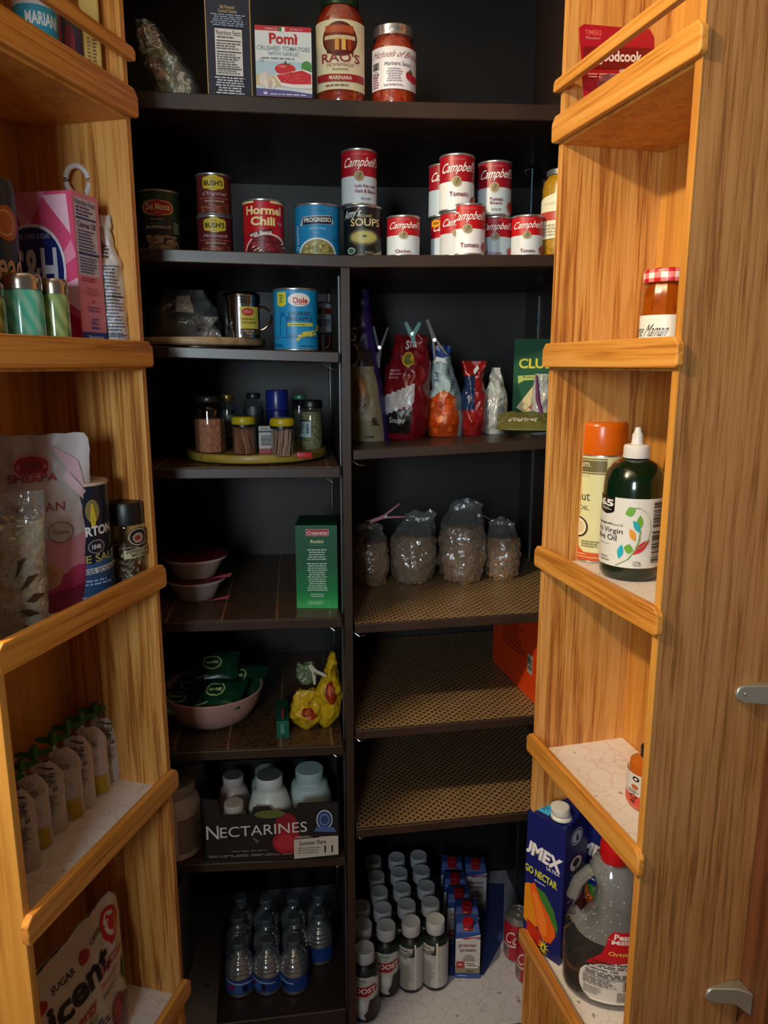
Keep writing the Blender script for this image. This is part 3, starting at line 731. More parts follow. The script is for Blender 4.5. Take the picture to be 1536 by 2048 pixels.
t1 = can('bean_can', 'dark red baked beans can, bottom of the pair stacked near the left', s, beans('Homestyle', ('#5a1a1c', '#54201a')), '#561a1e')
s2 = slot(393, 462, 344, 428, Y=s.y, z=s.z+s.h+0.0005)
can('bean_can', 'brown red baked beans can, top of the pair stacked near the left', s2, beans('Original', ('#5a1a1c', '#54201a')), '#5c2420')
s = slot(486, 568, 396, 509, v=0.06, shelf=SB)
a = C_().r(-1, -.45, .955, 1, '#e8dca0').r(.35, 1, .955, 1, '#e8dca0').t('Hormel', -.8, .84, .73, .90, '#efe2a0', b=.035).t('Chili', -.6, .56, .52, .69, '#efe2a0', b=.035).t('No', .7, .88, .55, .60, '#d8d8e8').p([(-.7, .37), (.42, .47), (.42, .39), (-.7, .29)], '#5a1420').t('with Beans', -.66, .38, .305, .375, '#f0f0ee', b=.02, rise=.06).e(-.9, 1.0, -.5, .37, '#e6c8b8', 40).e(-.86, .98, -.52, .34, '#5e1220', 40).p([(-.7, .37), (.42, .47), (.42, .39), (-.7, .29)], '#5a1420').t('with Beans', -.66, .38, .30, .38, '#f0f0ee', b=.02, rise=.06)
for i in range(55):
    rr = random.Random(i+31); x, y = rr.uniform(-.7, .8), rr.uniform(.0, .25)
    a.e(x, x+.2, y, y+.06, rr.choice(['#7a1c2e', '#8a2438', '#5a0f1e', '#6c1828', '#9a3a44']), 12)
for x, y in ((-.5, .02), (-.35, .05), (-.58, .08), (.75, .16), (.8, .1), (-.25, .01)): a.p([(x, y), (x+.12, y+.015), (x+.16, y+.05), (x+.06, y+.035)], '#e6dcae')
can('chili_can', 'bright red chili can with cream lettering on the soup shelf', s, a, '#b8101e')
s = slot(589, 680, 405, 510, v=0.065, shelf=SB)
a = C_().t('TRADITIONAL', -.36, .38, .86, .90, '#1f5c80').p([(-.66, .70), (-.6, .765), (.62, .80), (.7, .66), (.64, .62), (-.56, .60), (-.74, .585)], '#c8d0d0').p([(-.64, .60), (-.6, .75), (.66, .785), (.62, .625)], '#122038').t('PROGRESSO', -.56, .6, .645, .735, '#e6ecec', b=.025, rise=.02).t('SPLIT PEA', -.36, .38, .50, .545, '#8fd0e8', b=.01).t('SOUP', -.1, .1, .43, .45, '#a8d8ea').ring(-.8, .8, -.40, .335, '#dcecec', .1, 40).e(-.72, .72, -.40, .305, '#8e8a58', 40)
for i in range(46):
    rr = random.Random(i+91); x, y = rr.uniform(-.6, .55), rr.uniform(.01, .23)
    if (x/.68)**2+((y+.03)/.32)**2 < .9: a.e(x, x+.12, y, y+.04, rr.choice(['#c8b850', '#6f7a3c', '#a8a068', '#d0c070', '#5a6434', '#c09048']), 10)
a.small(-.86, -.76, .2, .6, 9, '#bfe0ee').ring(-.88, -.74, .09, .17, '#d8eef4', .25).small(.66, .9, .28, .36, 3, '#1a5c8c')
can('soup_can', 'bright blue split pea soup can on the soup shelf', s, a, '#1484c0')
s = slot(687, 765, 409, 510, v=0.055, shelf=SB)
a = C_().t("Amy's", -.92, -.12, .70, .94, '#d8ecf4', sh=.9, b=.012, rise=.05).t('ORGANIC', -.28, .48, .78, .835, '#b8a878', b=.01).t('SOUPS', -.62, .82, .60, .76, '#d8c898', b=.015).e(-.75, .8, .17, .55, '#2e2a20').e(-.7, .76, .20, .535, '#5c5644').e(-.6, .68, .24, .50, '#a8a45c').e(-.5, .6, .28, .47, '#b5b068').e(-.05, .2, .36, .42, '#4e6a30', 9).e(-.76, -.4, .02, .16, '#c8d8d8').e(-.72, -.44, .035, .145, '#2e6a50').small(.1, .6, .02, .08, 2, '#8a8a7a').p([(.4, 0), (.9, .12), (.9, 0)], '#8a8468')
s_am = s
can('soup_can', 'black organic soup can with cream bowl picture under a red and white can', s, a, '#0d1210')
def camp(lines, red='#b0101c', low='#dfe4e8', bub=None, shift=0.0, seedc=0):
    a = C_().r(-2, 2, -.0, .51, low).t('CONDENSED', -.45+shift, .45+shift, .905, .94, '#d86a70')
    a.t("Campbell's", -.80+shift, .97+shift, .62, .86, '#f2f0ee', sh=.55, b=.006, rise=.03)
    a.e(-.27+shift, .27+shift, .405, .605, '#8c7c52').ring(-.27+shift, .27+shift, .405, .605, '#b8a878', .14).p([(-.08+shift, .44), (.04+shift, .58), (.14+shift, .56), (.0+shift, .46)], '#5f5434').p([(-.18+shift, .53), (-.02+shift, .5), (0+shift, .46)], '#6a5e3a')
    for (tx, u0, u1, v0, v1, c) in lines: a.t(tx, u0+shift, u1+shift, v0, v1, c, b=.018)
    if bub: a.e(.72+shift, 1.15+shift, .02, .26, '#a81c20').p([(.86+shift, .24), (1.0+shift, .27), (.95+shift, .21)], '#3a6a30')
    return a
RT_ = '#7a1c28'
s = slot(682, 754, 295, 408, Y=s_am.y, z=s_am.z+s_am.h+0.0005)
can('soup_can', 'red and white soup can stacked on top of the black organic soup can', s, camp([('Split Pea with', -.25, .85, .28, .35, RT_), ('Ham & Bacon', -.22, .85, .19, .26, RT_), ('SOUP', .1, .6, .055, .10, '#555560')], '#9c0f26', '#c2d2e0', shift=0), '#a01024')
s = slot(773, 840, 429, 510, v=0.045, shelf=SB)
can('soup_can', 'lone red and white chicken soup can on the shelf edge', s, camp([('Chicken', -.46, .42, .05, .14, RT_)], low='#cdd9e2'), '#ae1220')
SB_L = 'red and white soup can, '
s = slot(861, 927, 433, 510, v=0.075, shelf=SB)
can('soup_can', SB_L+'bottom one at the back left of the right hand stack', s, camp([], low='#b8c8d6').e(-.9, -.35, .78, .98, '#e09a20').t('NEW', -.78, -.45, .85, .92, '#402010', b=.03), '#a40f20')
s3 = slot(857, 923, 325, 432, Y=s.y, z=s.z+s.h+0.0005)
can('soup_can', SB_L+'upper one at the back left of the right hand stack', s3, camp([], low='#a9bccb'), '#8c0e20')
s = slot(879, 949, 421, 510, v=0.045, shelf=SB)
can('soup_can', SB_L+'lower one partly hidden behind the front tomato can', s, camp([], low='#c8ccd2'), '#ac0f1e')
s3 = slot(878, 949, 305, 421, Y=s.y, z=s.z+s.h+0.0005)
can('soup_can', SB_L+'tomato, topmost and tallest standing in the right hand stack', s3, camp([('Tomato', -.4, .62, .23, .32, RT_)], low='#dde0e4', bub=1), '#9c0e20')
s = slot(899, 971, 405, 511, v=0.0, shelf=SB); s = slot(899, 971, 405, 511, v=s.r+0.002, shelf=SB)
s.y = s.y
s_ft = s
can('soup_can', SB_L+'tomato, at the front edge of the shelf before the stack', s, camp([('Tomato', -.38, .62, .12, .22, RT_)], low='#e6e8ea', bub=1), '#b81018')
s = slot(957, 1023, 431, 510, v=0.075, shelf=SB)
can('soup_can', SB_L+'bottom one under the tomato bisque can', s, camp([('Tomato', -.5, .4, .05, .14, RT_)], low='#a8bac6', bub=1), '#a01020')
s3 = slot(955, 1023, 319, 430, Y=s.y, z=s.z+s.h+0.0005)
can('soup_can', SB_L+'tomato bisque, stacked on the right', s3, camp([('Tomato', -.28, .5, .245, .315, RT_), ('Bisque', -.24, .44, .165, .235, RT_), ('SOUP', -.15, .4, .055, .10, '#555560')], low='#b6c4cd', bub=1), '#8e0e24')
s = slot(1022, 1086, 428, 509, v=0.05, shelf=SB)
can('soup_can', SB_L+'tomato, rightmost beside the yellow jar', s, camp([('Tomato', -.38, .5, .06, .16, RT_)], low='#d4dade', bub=1), '#c01018')
s = slot(1083, 1165, 331, 508, v=0.055, shelf=SB)
f = lambda y: (468-y)/110.0
a = C_().p([(-.98, 0), (.9, 0), (.9, f(345)), (-.2, f(362)), (-.35, f(385)), (-.9, f(394)), (-.98, f(400))], '#e6e0c4').t('CHESTER', -.8, .5, f(418), f(411), '#a8a890').r(-.98, .9, f(450), f(430), '#b8443a').t('BUTTER', -.2, .6, f(442), f(436), '#e8c8b8').small(-.8, .5, f(466), f(455), 2, '#8a8470')
a = C_().p([(-.98, .0), (.9, .02), (.9, 1), (.1, 1), (-.18, .93), (-.35, .82), (-.9, .76), (-.98, .73)], '#e6e0c4').t('CHESTNUT', -.8, .7, .62, .67, '#a8a890').r(-.98, .9, .34, .50, '#b8443a').t('HONEY', -.3, .4, .43, .465, '#e8c8b8').t('MUSTARD', -.3, .5, .375, .41, '#e8c8b8').small(-.85, .5, .05, .28, 4, '#a8a08a', 4, centre=True)
t = thing('sauce_jar', 'yellow sauce jar with cream and red label at the right end of the soup shelf', 'jar', s.loc, s.rz)
pr = [(0, 0.003), (.86, 0), (1, .03), (1, .80), (.94, .87), (.76, .92), (.74, .94)]
sub(t, 'sauce', foodmat('yellow_sauce', ['#b8821c', '#c08a20', '#a87418'], 120, .3, .05), [(x*.97, y) for x, y in pr]+[(0, .94)], s)
sub(t, 'glass', GLASS, pr, s); sub(t, 'lid', M('#7c8488', .4, .7), [(.72, .93), (.8, .935), (.8, .99), (.75, 1), (0, 1)], s)
a.build('printed_label', t, m_cyl(s.r+0.0006, s.h*.62, s.h*.20), (0.14, None))

# ================================================================== left bay, turntable with coffee things
def turntable(label, cx0, cx1, pyb, S_, v, th, mat, rim=0):
    p0, p1 = at_v(cx0, pyb, v), at_v(cx1, pyb, v); r = (p1-p0).length/2; c = (p0+p1)/2; z = S_(uof(c))
    t = thing('turntable', label, 'turntable', (c.x, c.y, z+H), 0)
    g = G(); g.lathe([(0, 0), (r*.5, 0), (r*.5, 0.004), (0, 0.004)], 40); g.build('base_ring', DULLTIN, t)
    g = G(); g.lathe([(0, 0.004), (r-.004, 0.004), (r-.001, .006), (r, .010), (r, th-.003), (r-.002, th), (r-.006, th), (r-.009, th-rim), (0, th-rim)], 72); g.build('round_tray', mat, t)
    return c, r, z+th-rim
BAM = oak('pale_bamboo', 'x', ('#8a7050', '#a08460', '#ac9068'), 1.0, .45, .05)
BAM2 = oak('yellow_bamboo', 'x', ('#7c6a24', '#94802e', '#9c8836'), 1.0, .4, .05)
c, r, zt = turntable('pale wooden turntable on the upper left shelf', 262, 531, 697, SCc, 0.135, 0.018, BAM)
s = slot(300, 440, 572, 679, Y=c.y-0.02, z=zt)
t = thing('plastic_food_bag', 'dim clear bag with a beige price tag lying on the pale turntable', 'bag', s.loc, s.rz)
b = Bag(s.w, s.h, .10, [(0, .85), (.2, 1), (.6, .9), (.85, .6), (1, .5)], [(0, .8), (.3, 1), (.8, .5), (1, .1)], .012, 9, sc=40)
b.mesh(t, 'clear_film', FILM)
b2 = Bag(s.w*.9, s.h*.62, .085, b.wp, b.dp, .008, 4); b2.mesh(t, 'contents', foodmat('dark_tea', ['#17120f', '#221a15', '#0e0b0a'], 90))
bagart(Art().p([(-.27, .52), (.26, .5), (.24, .85), (-.3, .84)], '#8a7a68').small(-.15, .15, .62, .74, 3, '#5a4e44'), b, t, 'price_tag', .004)
s = slot(398, 440, 655, 679, Y=c.y-0.09, z=zt)
t = thing('plastic_food_bag', 'small knotted clear bag in front of the dim bag', 'bag', s.loc, s.rz)
b = Bag(s.w*1.2, s.h*2.2, .04, [(0, 1), (.3, .8), (.6, .25), (1, .7)], [(0, 1), (.4, .7), (.6, .2), (1, .1)], .008, 12, sc=60); b.mesh(t, 'clear_film', FILM)
# flour shaker
s = slot(447, 520, 580, 679, Y=c.y-0.045, z=zt)
t = thing('flour_shaker', 'shiny steel shaker with handle and yellow label on the pale turntable', 'shaker', s.loc, s.rz)
CHR = M('#a8acb0', 0.12, 1.0)
pr = [(0, 0.002), (.92, 0), (.97, .01), (.97, .73), (1, .74), (1, .76), (.97, .77)]
sub(t, 'steel_body', CHR, pr, s, 48)
sub(t, 'screw_lid', CHR, [(.97, .77), (1.02, .775), (1.02, .80), (.99, .81), (1.02, .82), (1.02, .85), (.99, .86), (1.02, .87), (1.02, .90), (1.0, .93), (.9, .975), (.5, 1), (0, 1)], s, 48)
g = G(); r = s.r; h = s.h
g.tube([(r*.9, 0, h*.68), (r*1.25, 0, h*.67), (r*1.55, 0, h*.58), (r*1.62, 0, h*.45), (r*1.5, 0, h*.3), (r*1.2, 0, h*.2), (r*.9, 0, h*.16)], .0022, 8); g.build('handle', CHR, t)
a = C_().r(-.12, .88, .0, 1, '#c8b848').e(.0, .62, .68, .95, '#8a2018').e(.04, .58, .71, .92, '#c84a44').t('Flour', .18, .48, .79, .85, '#f0d8d0').small(.0, .8, .38, .62, 2, '#8a7c28').r(-.12, .88, 0, .22, '#3c3020').t('Gourmet', .1, .6, .11, .19, '#e8e0d0', sh=.8).t('Shaker', .2, .55, .02, .09, '#e8e0d0', sh=.8)
a.build('printed_label', t, m_cyl(s.r*.97+.0006, s.h*.60, s.h*.06), (.14, None))
# pineapple can
s = slot(547, 637, 575, 700, v=0.055, shelf=SCc)
f = lambda y: (700-y)/125.0
a = C_().r(-.8, -.42, .78, .97, '#cfd040').e(-.8, -.42, .72, .84, '#cfd040').small(-.7, -.52, .78, .93, 4, '#3a5a30').e(-.34, .62, .72, .95, '#e8ece8').t('Dole', -.12, .52, .775, .875, '#c01c24', b=.03).r(-.08, .48, .755, .765, '#c01c24')
a.t('CRUSHED', -.34, .66, .565, .635, '#12405c', b=.02).t('PINEAPPLE', -.42, .72, .475, .545, '#12405c', b=.02).e(-.4, .74, .385, .445, '#c8c840', k=6).small(-.3, .64, .40, .43, 1, '#406a50', 1)
for i in range(80):
    rr = random.Random(i+3); q = rr.uniform(0, 1); x = -.05+1.0*q; y = .13+.10*math.sin(q*2.2)+.38*max(0, q-.78)*2+rr.uniform(-.02, .06); a.e(x, x+.09, y, y+.035, rr.choice(['#e0dc50', '#d0cc40', '#eee878', '#b8b030']), 7)
for (x, y, hh) in ((-.72, .22, .36), (-.45, .25, .26)):
    a.p([(x, y), (x+.03, y), (x+.08, y+hh), (x+.05, y+hh)], '#0f6090')
    for q in (-.5, -.1, .5, 1.0, 1.7): a.p([(x+.06, y+hh), (x+.06+.22*cos(q), y+hh+.08*sin(q)), (x+.06+.2*cos(q), y+hh+.05*sin(q)-.02)], '#0f6090')
a.r(-.95, .9, .19, .2, '#0f6090').small(-.9, -.5, .03, .09, 2, '#0c4a70').small(.1, .85, .03, .06, 1, '#0c4a70').p([(-.5, .2), (-.2, .27), (.1, .2)], '#1070a8')
can('pineapple_can', 'tall bright blue crushed pineapple can at the right end of the upper left shelf', s, a, '#1690cc', cat='can')
s = slot(622, 664, 668, 697, v=0.16, shelf=SCc)
can('fruit_can', 'small dark red can, lower of the two behind the blue pineapple can', s, C_().ring(-.2, .8, .2, 1.4, '#b8a8a0', .08), '#4a1018', mat=DULLTIN)
s2 = slot(622, 664, 603, 667, Y=s.y, z=s.z+s.h+.0005)
can('fruit_can', 'small white can with dark lettering, upper of the two behind the blue pineapple can', s2, C_().t('CHERRY', -.75, .8, .22, .46, '#20242c', b=.03).r(-.9, .1, .6, .85, '#283048').r(.1, .9, .62, .82, '#7a1c28').t('PIE', -.1, .3, .5, .58, '#20242c'), '#9fb0b8', mat=DULLTIN)
s = slot(664, 682, 600, 668, v=0.12, shelf=SCc)

# ================================================================== left bay, turntable with spices
c, r, zt = turntable('yellow edged round turntable holding the spice jars', 375, 654, 925, SD, 0.165, 0.020, BAM2, .004)
p = at_z(514, 929, SD(uof(c)))
def zslot(pl, pr, pt, pb): return slot(pl, pr, pt, pb, z=zt)
def spice(name, label, s, fill, cap, capp=.13, body=None, neck=.8, round_=True, fh=.7, lab=None, n=28, caplab='lid', glass=GLASS, a0=0.0):
    t = thing(name, label, 'jar', s.loc, s.rz); z1 = 1-capp
    pr = [(0, .006), (.85, 0), (.97, .02), (1, .05), (1, z1-.16), (.93, z1-.08), (neck, z1-.02), (neck, z1+.01)]
    if fill:
        m = [(x*.93, y+.012) for x, y in pr if y < fh]+[(.93, fh), (0, fh+.01)]; sub(t, 'contents', fill, m, s, n)
    sub(t, 'glass_body', glass, pr, s, n, ang=60)
    sub(t, caplab, cap, [(neck-.06, z1-.01), (neck+.08, z1-.005), (neck+.1, z1+.02), (neck+.1, .975), (neck+.04, 1), (0, 1)], s, 30)
    if lab: lab[0].build('printed_label', t, m_cyl(s.r+.0005, s.h*(lab[2]-lab[1]), s.h*lab[1]), (.16, None))
    return t
BLK = M('#121212', .35); GLD = M('#9c8a50', .3, .8)
s = slot(388, 450, 790, 909, z=zt)
spice('spice_jar', 'large square glass jar half full of pink salt at the left of the spice turntable', s, foodmat('pink_salt', ['#a8644a', '#b87858', '#945440'], 220), M('#2c2c2c', .3, .5), .10, neck=.72, fh=.6, n=8)
back = slot(440, 472, 788, 895, Y=at_z(456, 895, zt).y+.02, z=zt)
s = slot(441, 472, 788, 896, z=zt)
spice('spice_jar', 'slim dark spice jar with gold lid behind the pink salt jar', s, foodmat('dark_spice', ['#1c1612', '#2a2018', '#14100c'], 200), GLD, .12, neck=.8, lab=(C_().r(-.2, .8, 0, 1, '#6c747c').small(-.1, .7, .2, .8, 6, '#3a4048'), .2, .62))
s = slot(488, 528, 785, 890, z=zt)
spice('spice_jar', 'clear glass jar with dark lid behind the left toothpick jar', s, foodmat('grey_spice', ['#26221e', '#35302a'], 200), M('#303234', .3, .6), .10, neck=.6, lab=(C_().r(-.8, .8, 0, 1, '#25282a').small(-.6, .6, .2, .8, 4, '#55595c'), .55, .75))
s = slot(533, 577, 779, 890, z=zt)
t = thing('spice_canister', 'deep blue plastic canister at the back of the spice turntable', 'canister', s.loc, s.rz)
sub(t, 'canister_body', M('#122060', .35), [(0, 0), (.96, 0), (1, .02), (1, .62), (.94, .63)], s)
sub(t, 'lid', M('#182a78', .3), [(.94, .63), (1.0, .635), (1.02, .66), (1.0, .97), (.95, 1), (0, 1)], s)
C_().t('TRIED AT THE', -.35, .75, .70, .78, '#8090b8').t('HEAVENLY', -.2, .65, .60, .68, '#8090b8').small(-.5, .8, .05, .5, 7, '#a8b4d8').build('printed_label', t, m_cyl(s.r+.0005, s.h*.6, s.h*.05), (.16, None))
s = slot(586, 614, 789, 888, z=zt)
spice('spice_jar', 'narrow clear jar with pale green lid at the back right of the turntable', s, foodmat('olive_spice', ['#3a3424', '#4a4230'], 200), M('#3f7a66', .3, .3), .08, neck=.75)
s = slot(600, 646, 799, 903, z=zt)
spice('spice_jar', 'glass jar of green dried herbs with black lid at the right of the turntable', s, foodmat('dried_herbs', ['#6a6840', '#827c50', '#545234', '#8c8660'], 260), BLK, .15, neck=.86, fh=.78, lab=(C_().r(-1.5, -.05, 0, 1, '#8fa8ac').bars(-.45, -.2, .2, .8, n=16, horiz=True).small(-.95, -.5, .2, .8, 5, '#3a4448').r(-1.5, -.05, .92, 1, '#202428'), .28, .62))
PICK = M('#b08a68', .6)
for (x0, x1, y0, y1, lb, cc, sd) in ((465, 511, 831, 911, 'left toothpick jar with yellow and black lid', '#94583c', 1), (541, 588, 834, 915, 'right toothpick jar with yellow and black lid', '#a08070', 2)):
    s = slot(x0, x1, y0, y1, z=zt); t = thing('toothpick_jar', lb+' at the front of the spice turntable', 'jar', s.loc, s.rz)
    sub(t, 'plastic_body', GLASS, [(0, .02), (.9, 0), (1, .03), (1, .76), (.94, .78)], s)
    sub(t, 'lid', M('#a89a12', .35), [(.9, .80), (1.0, .80), (1.04, .82), (1.04, .93), (.96, .985), (.8, 1), (0, 1)], s)
    sub(t, 'lid_band', BLK, [(.9, .73), (1.02, .73), (1.02, .80), (.9, .80)], s)
    rr = random.Random(sd); g = G()
    for i in range(90):
        q = rr.uniform(0, 2*pi); q2 = q+rr.uniform(.2, .7)*(1 if sd == 1 else -1)*-1; rad = s.r*.86*sqrt(rr.uniform(.35, 1)); zt2 = s.h*rr.uniform(.66, .72)
        g.tube([(rad*sin(q), -rad*cos(q), s.h*.03), (rad*.97*sin(q2), -rad*.97*cos(q2), zt2)], .0009, 5)
    o = g.build('toothpicks', M(cc, .6), t); o['kind'] = 'stuff'
s = slot(518, 545, 850, 908, z=zt, dep=.03)
a = A_().r(-1, 1, .2, 1, '#a8a8a8').r(-1, 1, 0, .2, '#90141c').r(-1, 1, .78, .84, '#202020').bars(-.7, .8, .3, .7, n=14, horiz=True).small(-.8, .8, .86, .97, 2, '#444444')
carton('spice_tin', 'small white and red tin with barcode between the toothpick jars', s, s.w, .03, s.h, '#8f9090', {'front': a}, part='tin_body', cat='tin')
s = slot(593, 623, 903, 916, z=zt, dep=.015)
t = thing('small_red_box', 'tiny bright red box lying at the front right of the spice turntable', 'box', s.loc, s.rz+.1)
g = G(); g.box(-s.w/2, s.w/2, -.008, .008, 0, .009, bev=.0012); g.build('box_body', M('#b01828', .4), t)
g = G(); g.box(-s.w/2, s.w/2, -.0083, .0083, .0085, .0105, bev=.0008); g.build('box_lid', M('#8a1020', .4), t)

# ================================================================== left bay, lower shelves
def at_bowl(label, pl, pr, pt, pb, z=None, Y=None, film=True):
    s = slot(pl, pr, pt, pb, z=z) if Y is None else slot(pl, pr, pt, pb, z=z, Y=Y)
    t = thing('microwave_bowl', label, 'bowl', s.loc, s.rz, None); h = .043; r = s.r
    sub(t, 'plastic_bowl', M('#b9a79f', .35), [(0, .001), (r*.58, 0), (r*.62, .003), (r*.9, h*.86), (r*1.0, h*.9), (r*1.0, h), (r*.93, h), (r*.9, h*.88), (0, h*.86)], None, 44)
    g = G(); g.lathe([(r*1.0, h+.0005), (r*.6, h+.002), (0, h+.003)], 44); g.build('foil_lid', M('#6a1a22', .3), t)
    g = G(); g.box(r*.2, r*.95, -r*.62, -r*.60, h*.1, h*.95, f=lambda p: Vector((p.x, p.y-(.95*h-p.z)*.2, p.z))); 
    a = Art().p([(-.9, 0), (1, .12), (1, .28), (-.9, .12)], '#7c1820').p([(.2, 0), (1, 0), (1, 1.1)], '#8a1c26')
    g = G(); g.prism([(r*.15, 0.002), (r*1.02, 0.004), (r*1.08, h*.28), (r*.5, h*.12)], -r*.72, -r*.715); g.build('card_sleeve', M('#8a1c24', .5), t)
    return s, h
s0, hb = at_bowl('lower of the two stacked white microwave bowls with red lids', 334, 452, 1162, 1212, SE(-.38))
at_bowl('upper of the two stacked white microwave bowls with red lids', 328, 455, 1115, 1170, z=SE(-.38)+hb+.004, Y=s0.y)
# green pasta box
s = slot(597, 677, 1030, 1217, shelf=SE, dep=0.10); w, h = s.w, s.h
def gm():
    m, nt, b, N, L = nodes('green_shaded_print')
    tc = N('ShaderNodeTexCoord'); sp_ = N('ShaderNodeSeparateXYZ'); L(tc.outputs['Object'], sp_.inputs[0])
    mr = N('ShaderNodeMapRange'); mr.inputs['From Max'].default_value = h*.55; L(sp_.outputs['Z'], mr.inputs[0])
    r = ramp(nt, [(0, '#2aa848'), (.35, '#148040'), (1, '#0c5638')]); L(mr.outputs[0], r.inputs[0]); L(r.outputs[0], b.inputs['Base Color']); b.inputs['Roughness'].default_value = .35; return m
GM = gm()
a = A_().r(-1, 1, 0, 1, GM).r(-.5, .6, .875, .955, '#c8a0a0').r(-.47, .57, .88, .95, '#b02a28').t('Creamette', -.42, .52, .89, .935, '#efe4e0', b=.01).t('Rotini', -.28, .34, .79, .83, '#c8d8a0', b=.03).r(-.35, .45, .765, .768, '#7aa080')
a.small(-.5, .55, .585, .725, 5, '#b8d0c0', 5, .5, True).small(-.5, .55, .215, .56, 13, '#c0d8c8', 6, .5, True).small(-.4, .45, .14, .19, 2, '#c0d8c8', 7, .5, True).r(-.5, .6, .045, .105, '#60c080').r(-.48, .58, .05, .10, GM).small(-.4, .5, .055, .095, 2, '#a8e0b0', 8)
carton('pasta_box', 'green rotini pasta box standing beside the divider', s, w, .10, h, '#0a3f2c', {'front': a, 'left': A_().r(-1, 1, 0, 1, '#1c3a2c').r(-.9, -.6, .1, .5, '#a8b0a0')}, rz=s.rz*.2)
# pink bowl with green packets
s = slot(333, 524, 1372, 1463, shelf=SF); 
t = thing('serving_bowl', 'large dusty pink bowl holding dark green snack packets', 'bowl', s.loc, s.rz)
pf = at_z(428, 1461, s.z); r = s.r; s.y -= r*.5; s.x = at_y(428, 1420, s.y).x; t.location = (s.x, s.y, s.z+H); h = at_y(428, 1415, s.y-r).z-s.z
sub(t, 'bowl', M('#b08a80', .35), [(0, .001), (r*.42, 0), (r*.5, .004), (r*.75, h*.25), (r*.92, h*.6), (r, h-.002), (r-.002, h), (r-.005, h-.002), (r*.88, h*.58), (r*.7, h*.28), (r*.45, .012), (0, .009)], None, 64)
def packet(label, x, y, z, w, hh, rz, tx, ty, seed, col='#0f3a26', mark='#a8b070'):
    t = thing('snack_packet', label, 'packet', (x, y, z+H), rz, 'green snack packets in the pink bowl', tilt=(tx, ty))
    b = Bag(w, hh, .028, [(0, 1), (.5, .94), (1, 1)], [(0, .04), (.15, .7), (.5, 1), (.85, .7), (1, .04)], .006, seed, sc=50)
    b.mesh(t, 'foil_packet', M(col, .28), nu=18, nv=18)
    bagart(Art().ring(-.55, .3, .3, .75, mark, .18, 20).r(-.4, .15, .47, .56, mark).p([(-.8, .1), (-.3, .16), (-.3, .12), (-.8, .06)], '#90a890'), b, t, 'packet_print', .0012)
X, Y = s.x, s.y; zb = s.z+h*.62
for i, (dx, dy, dz, w_, h_, rz, tx, ty, lb) in enumerate([
    (-.045, .03, -.01, .10, .085, .3, -1.25, .1, 'green snack packet at the back left of the pink bowl'),
    (.045, .035, .0, .105, .09, -.2, -1.15, -.1, 'green snack packet at the back right of the pink bowl'),
    (.0, .04, .03, .10, .075, .15, -1.0, .05, 'topmost green snack packet heaped at the back of the pink bowl'),
    (-.055, -.045, -.004, .095, .08, .25, -1.35, .15, 'green snack packet at the front left of the pink bowl'),
    (.02, -.05, .012, .10, .08, -.1, -1.2, -.05, 'green snack packet with pale emblem at the front of the pink bowl')]):
    packet(lb, X+dx, Y+dy-h_*.35, zb+dz, w_, h_, rz, tx, ty, i+20)
# slim green box
s = slot(553, 577, 1398, 1476, shelf=SF, dep=.10)
a = A_().r(-1, 1, 0, .95, '#0c5c48').small(-.35, .35, .25, .85, 12, '#7ab0a0', 3).r(-1, 1, .93, .95, '#40907c')
t = carton('slim_box', 'slim teal box with a red stick poking out beside the yellow bags', s, s.w, .10, s.h, '#0a4a3a', {'front': a})
g = G(); g.box(-.002, .003, -.04, -.035, s.h*.9, s.h*1.55); g.build('red_strip', M('#6a1020', .4), t)
# yellow snack bags
YEL = M('#c8a21c', .28)
for (x0, x1, y0, y1, sd, ln, lb) in ((584, 640, 1370, 1470, 31, [(0, .0), (1, .0)], 'yellow snack bag with red picture, clipped shut, left of the pair'), (632, 680, 1296, 1466, 32, [(0, -.006), (.5, 0), (1, .012)], 'taller yellow snack bag leaning by the divider, right of the pair')):
    s = slot(x0, x1, y0, y1, shelf=SF, dep=.05)
    t = thing('snack_bag', lb, 'bag', s.loc, s.rz)
    wp = [(0, .15), (.18, .75), (.35, 1), (.6, .85), (1, .55)] if sd == 31 else [(0, .2), (.15, .9), (.45, 1), (.7, .5), (1, .12)]
    b = Bag(s.w*1.15, s.h, .035, wp, [(0, .15), (.25, 1), (.6, .8), (1, .1)], .016, sd, sc=38, lean=ln); b.mesh(t, 'foil_bag', YEL)
    bagart(Art().e(-.3, .5, .42, .66, '#8c2014').e(-.1, .3, .48, .62, '#c05a20').e(.0, .7, .36, .5, '#a83a18'), b, t, 'bag_print', .001)
s = slot(592, 640, 1318, 1374, z=SF(-.1), Y=s.y-.02)
p = at_y(612, 1368, s.y); t = thing('snack_bag', 'small crumpled grey green packet above the left yellow bag', 'bag', (p.x, p.y, p.z+H), 0)
b = Bag(.038, .045, .02, [(0, .5), (.4, 1), (1, .8)], [(0, .4), (.5, 1), (1, .2)], .012, 41, sc=60); b.mesh(t, 'foil_bag', M('#6a7a5a', .3))
clip_thing('pale oval ended clip on the small grey green packet', 630, 1345, s.y-.01, -1.0, '#c8c8b0', .04, .012)
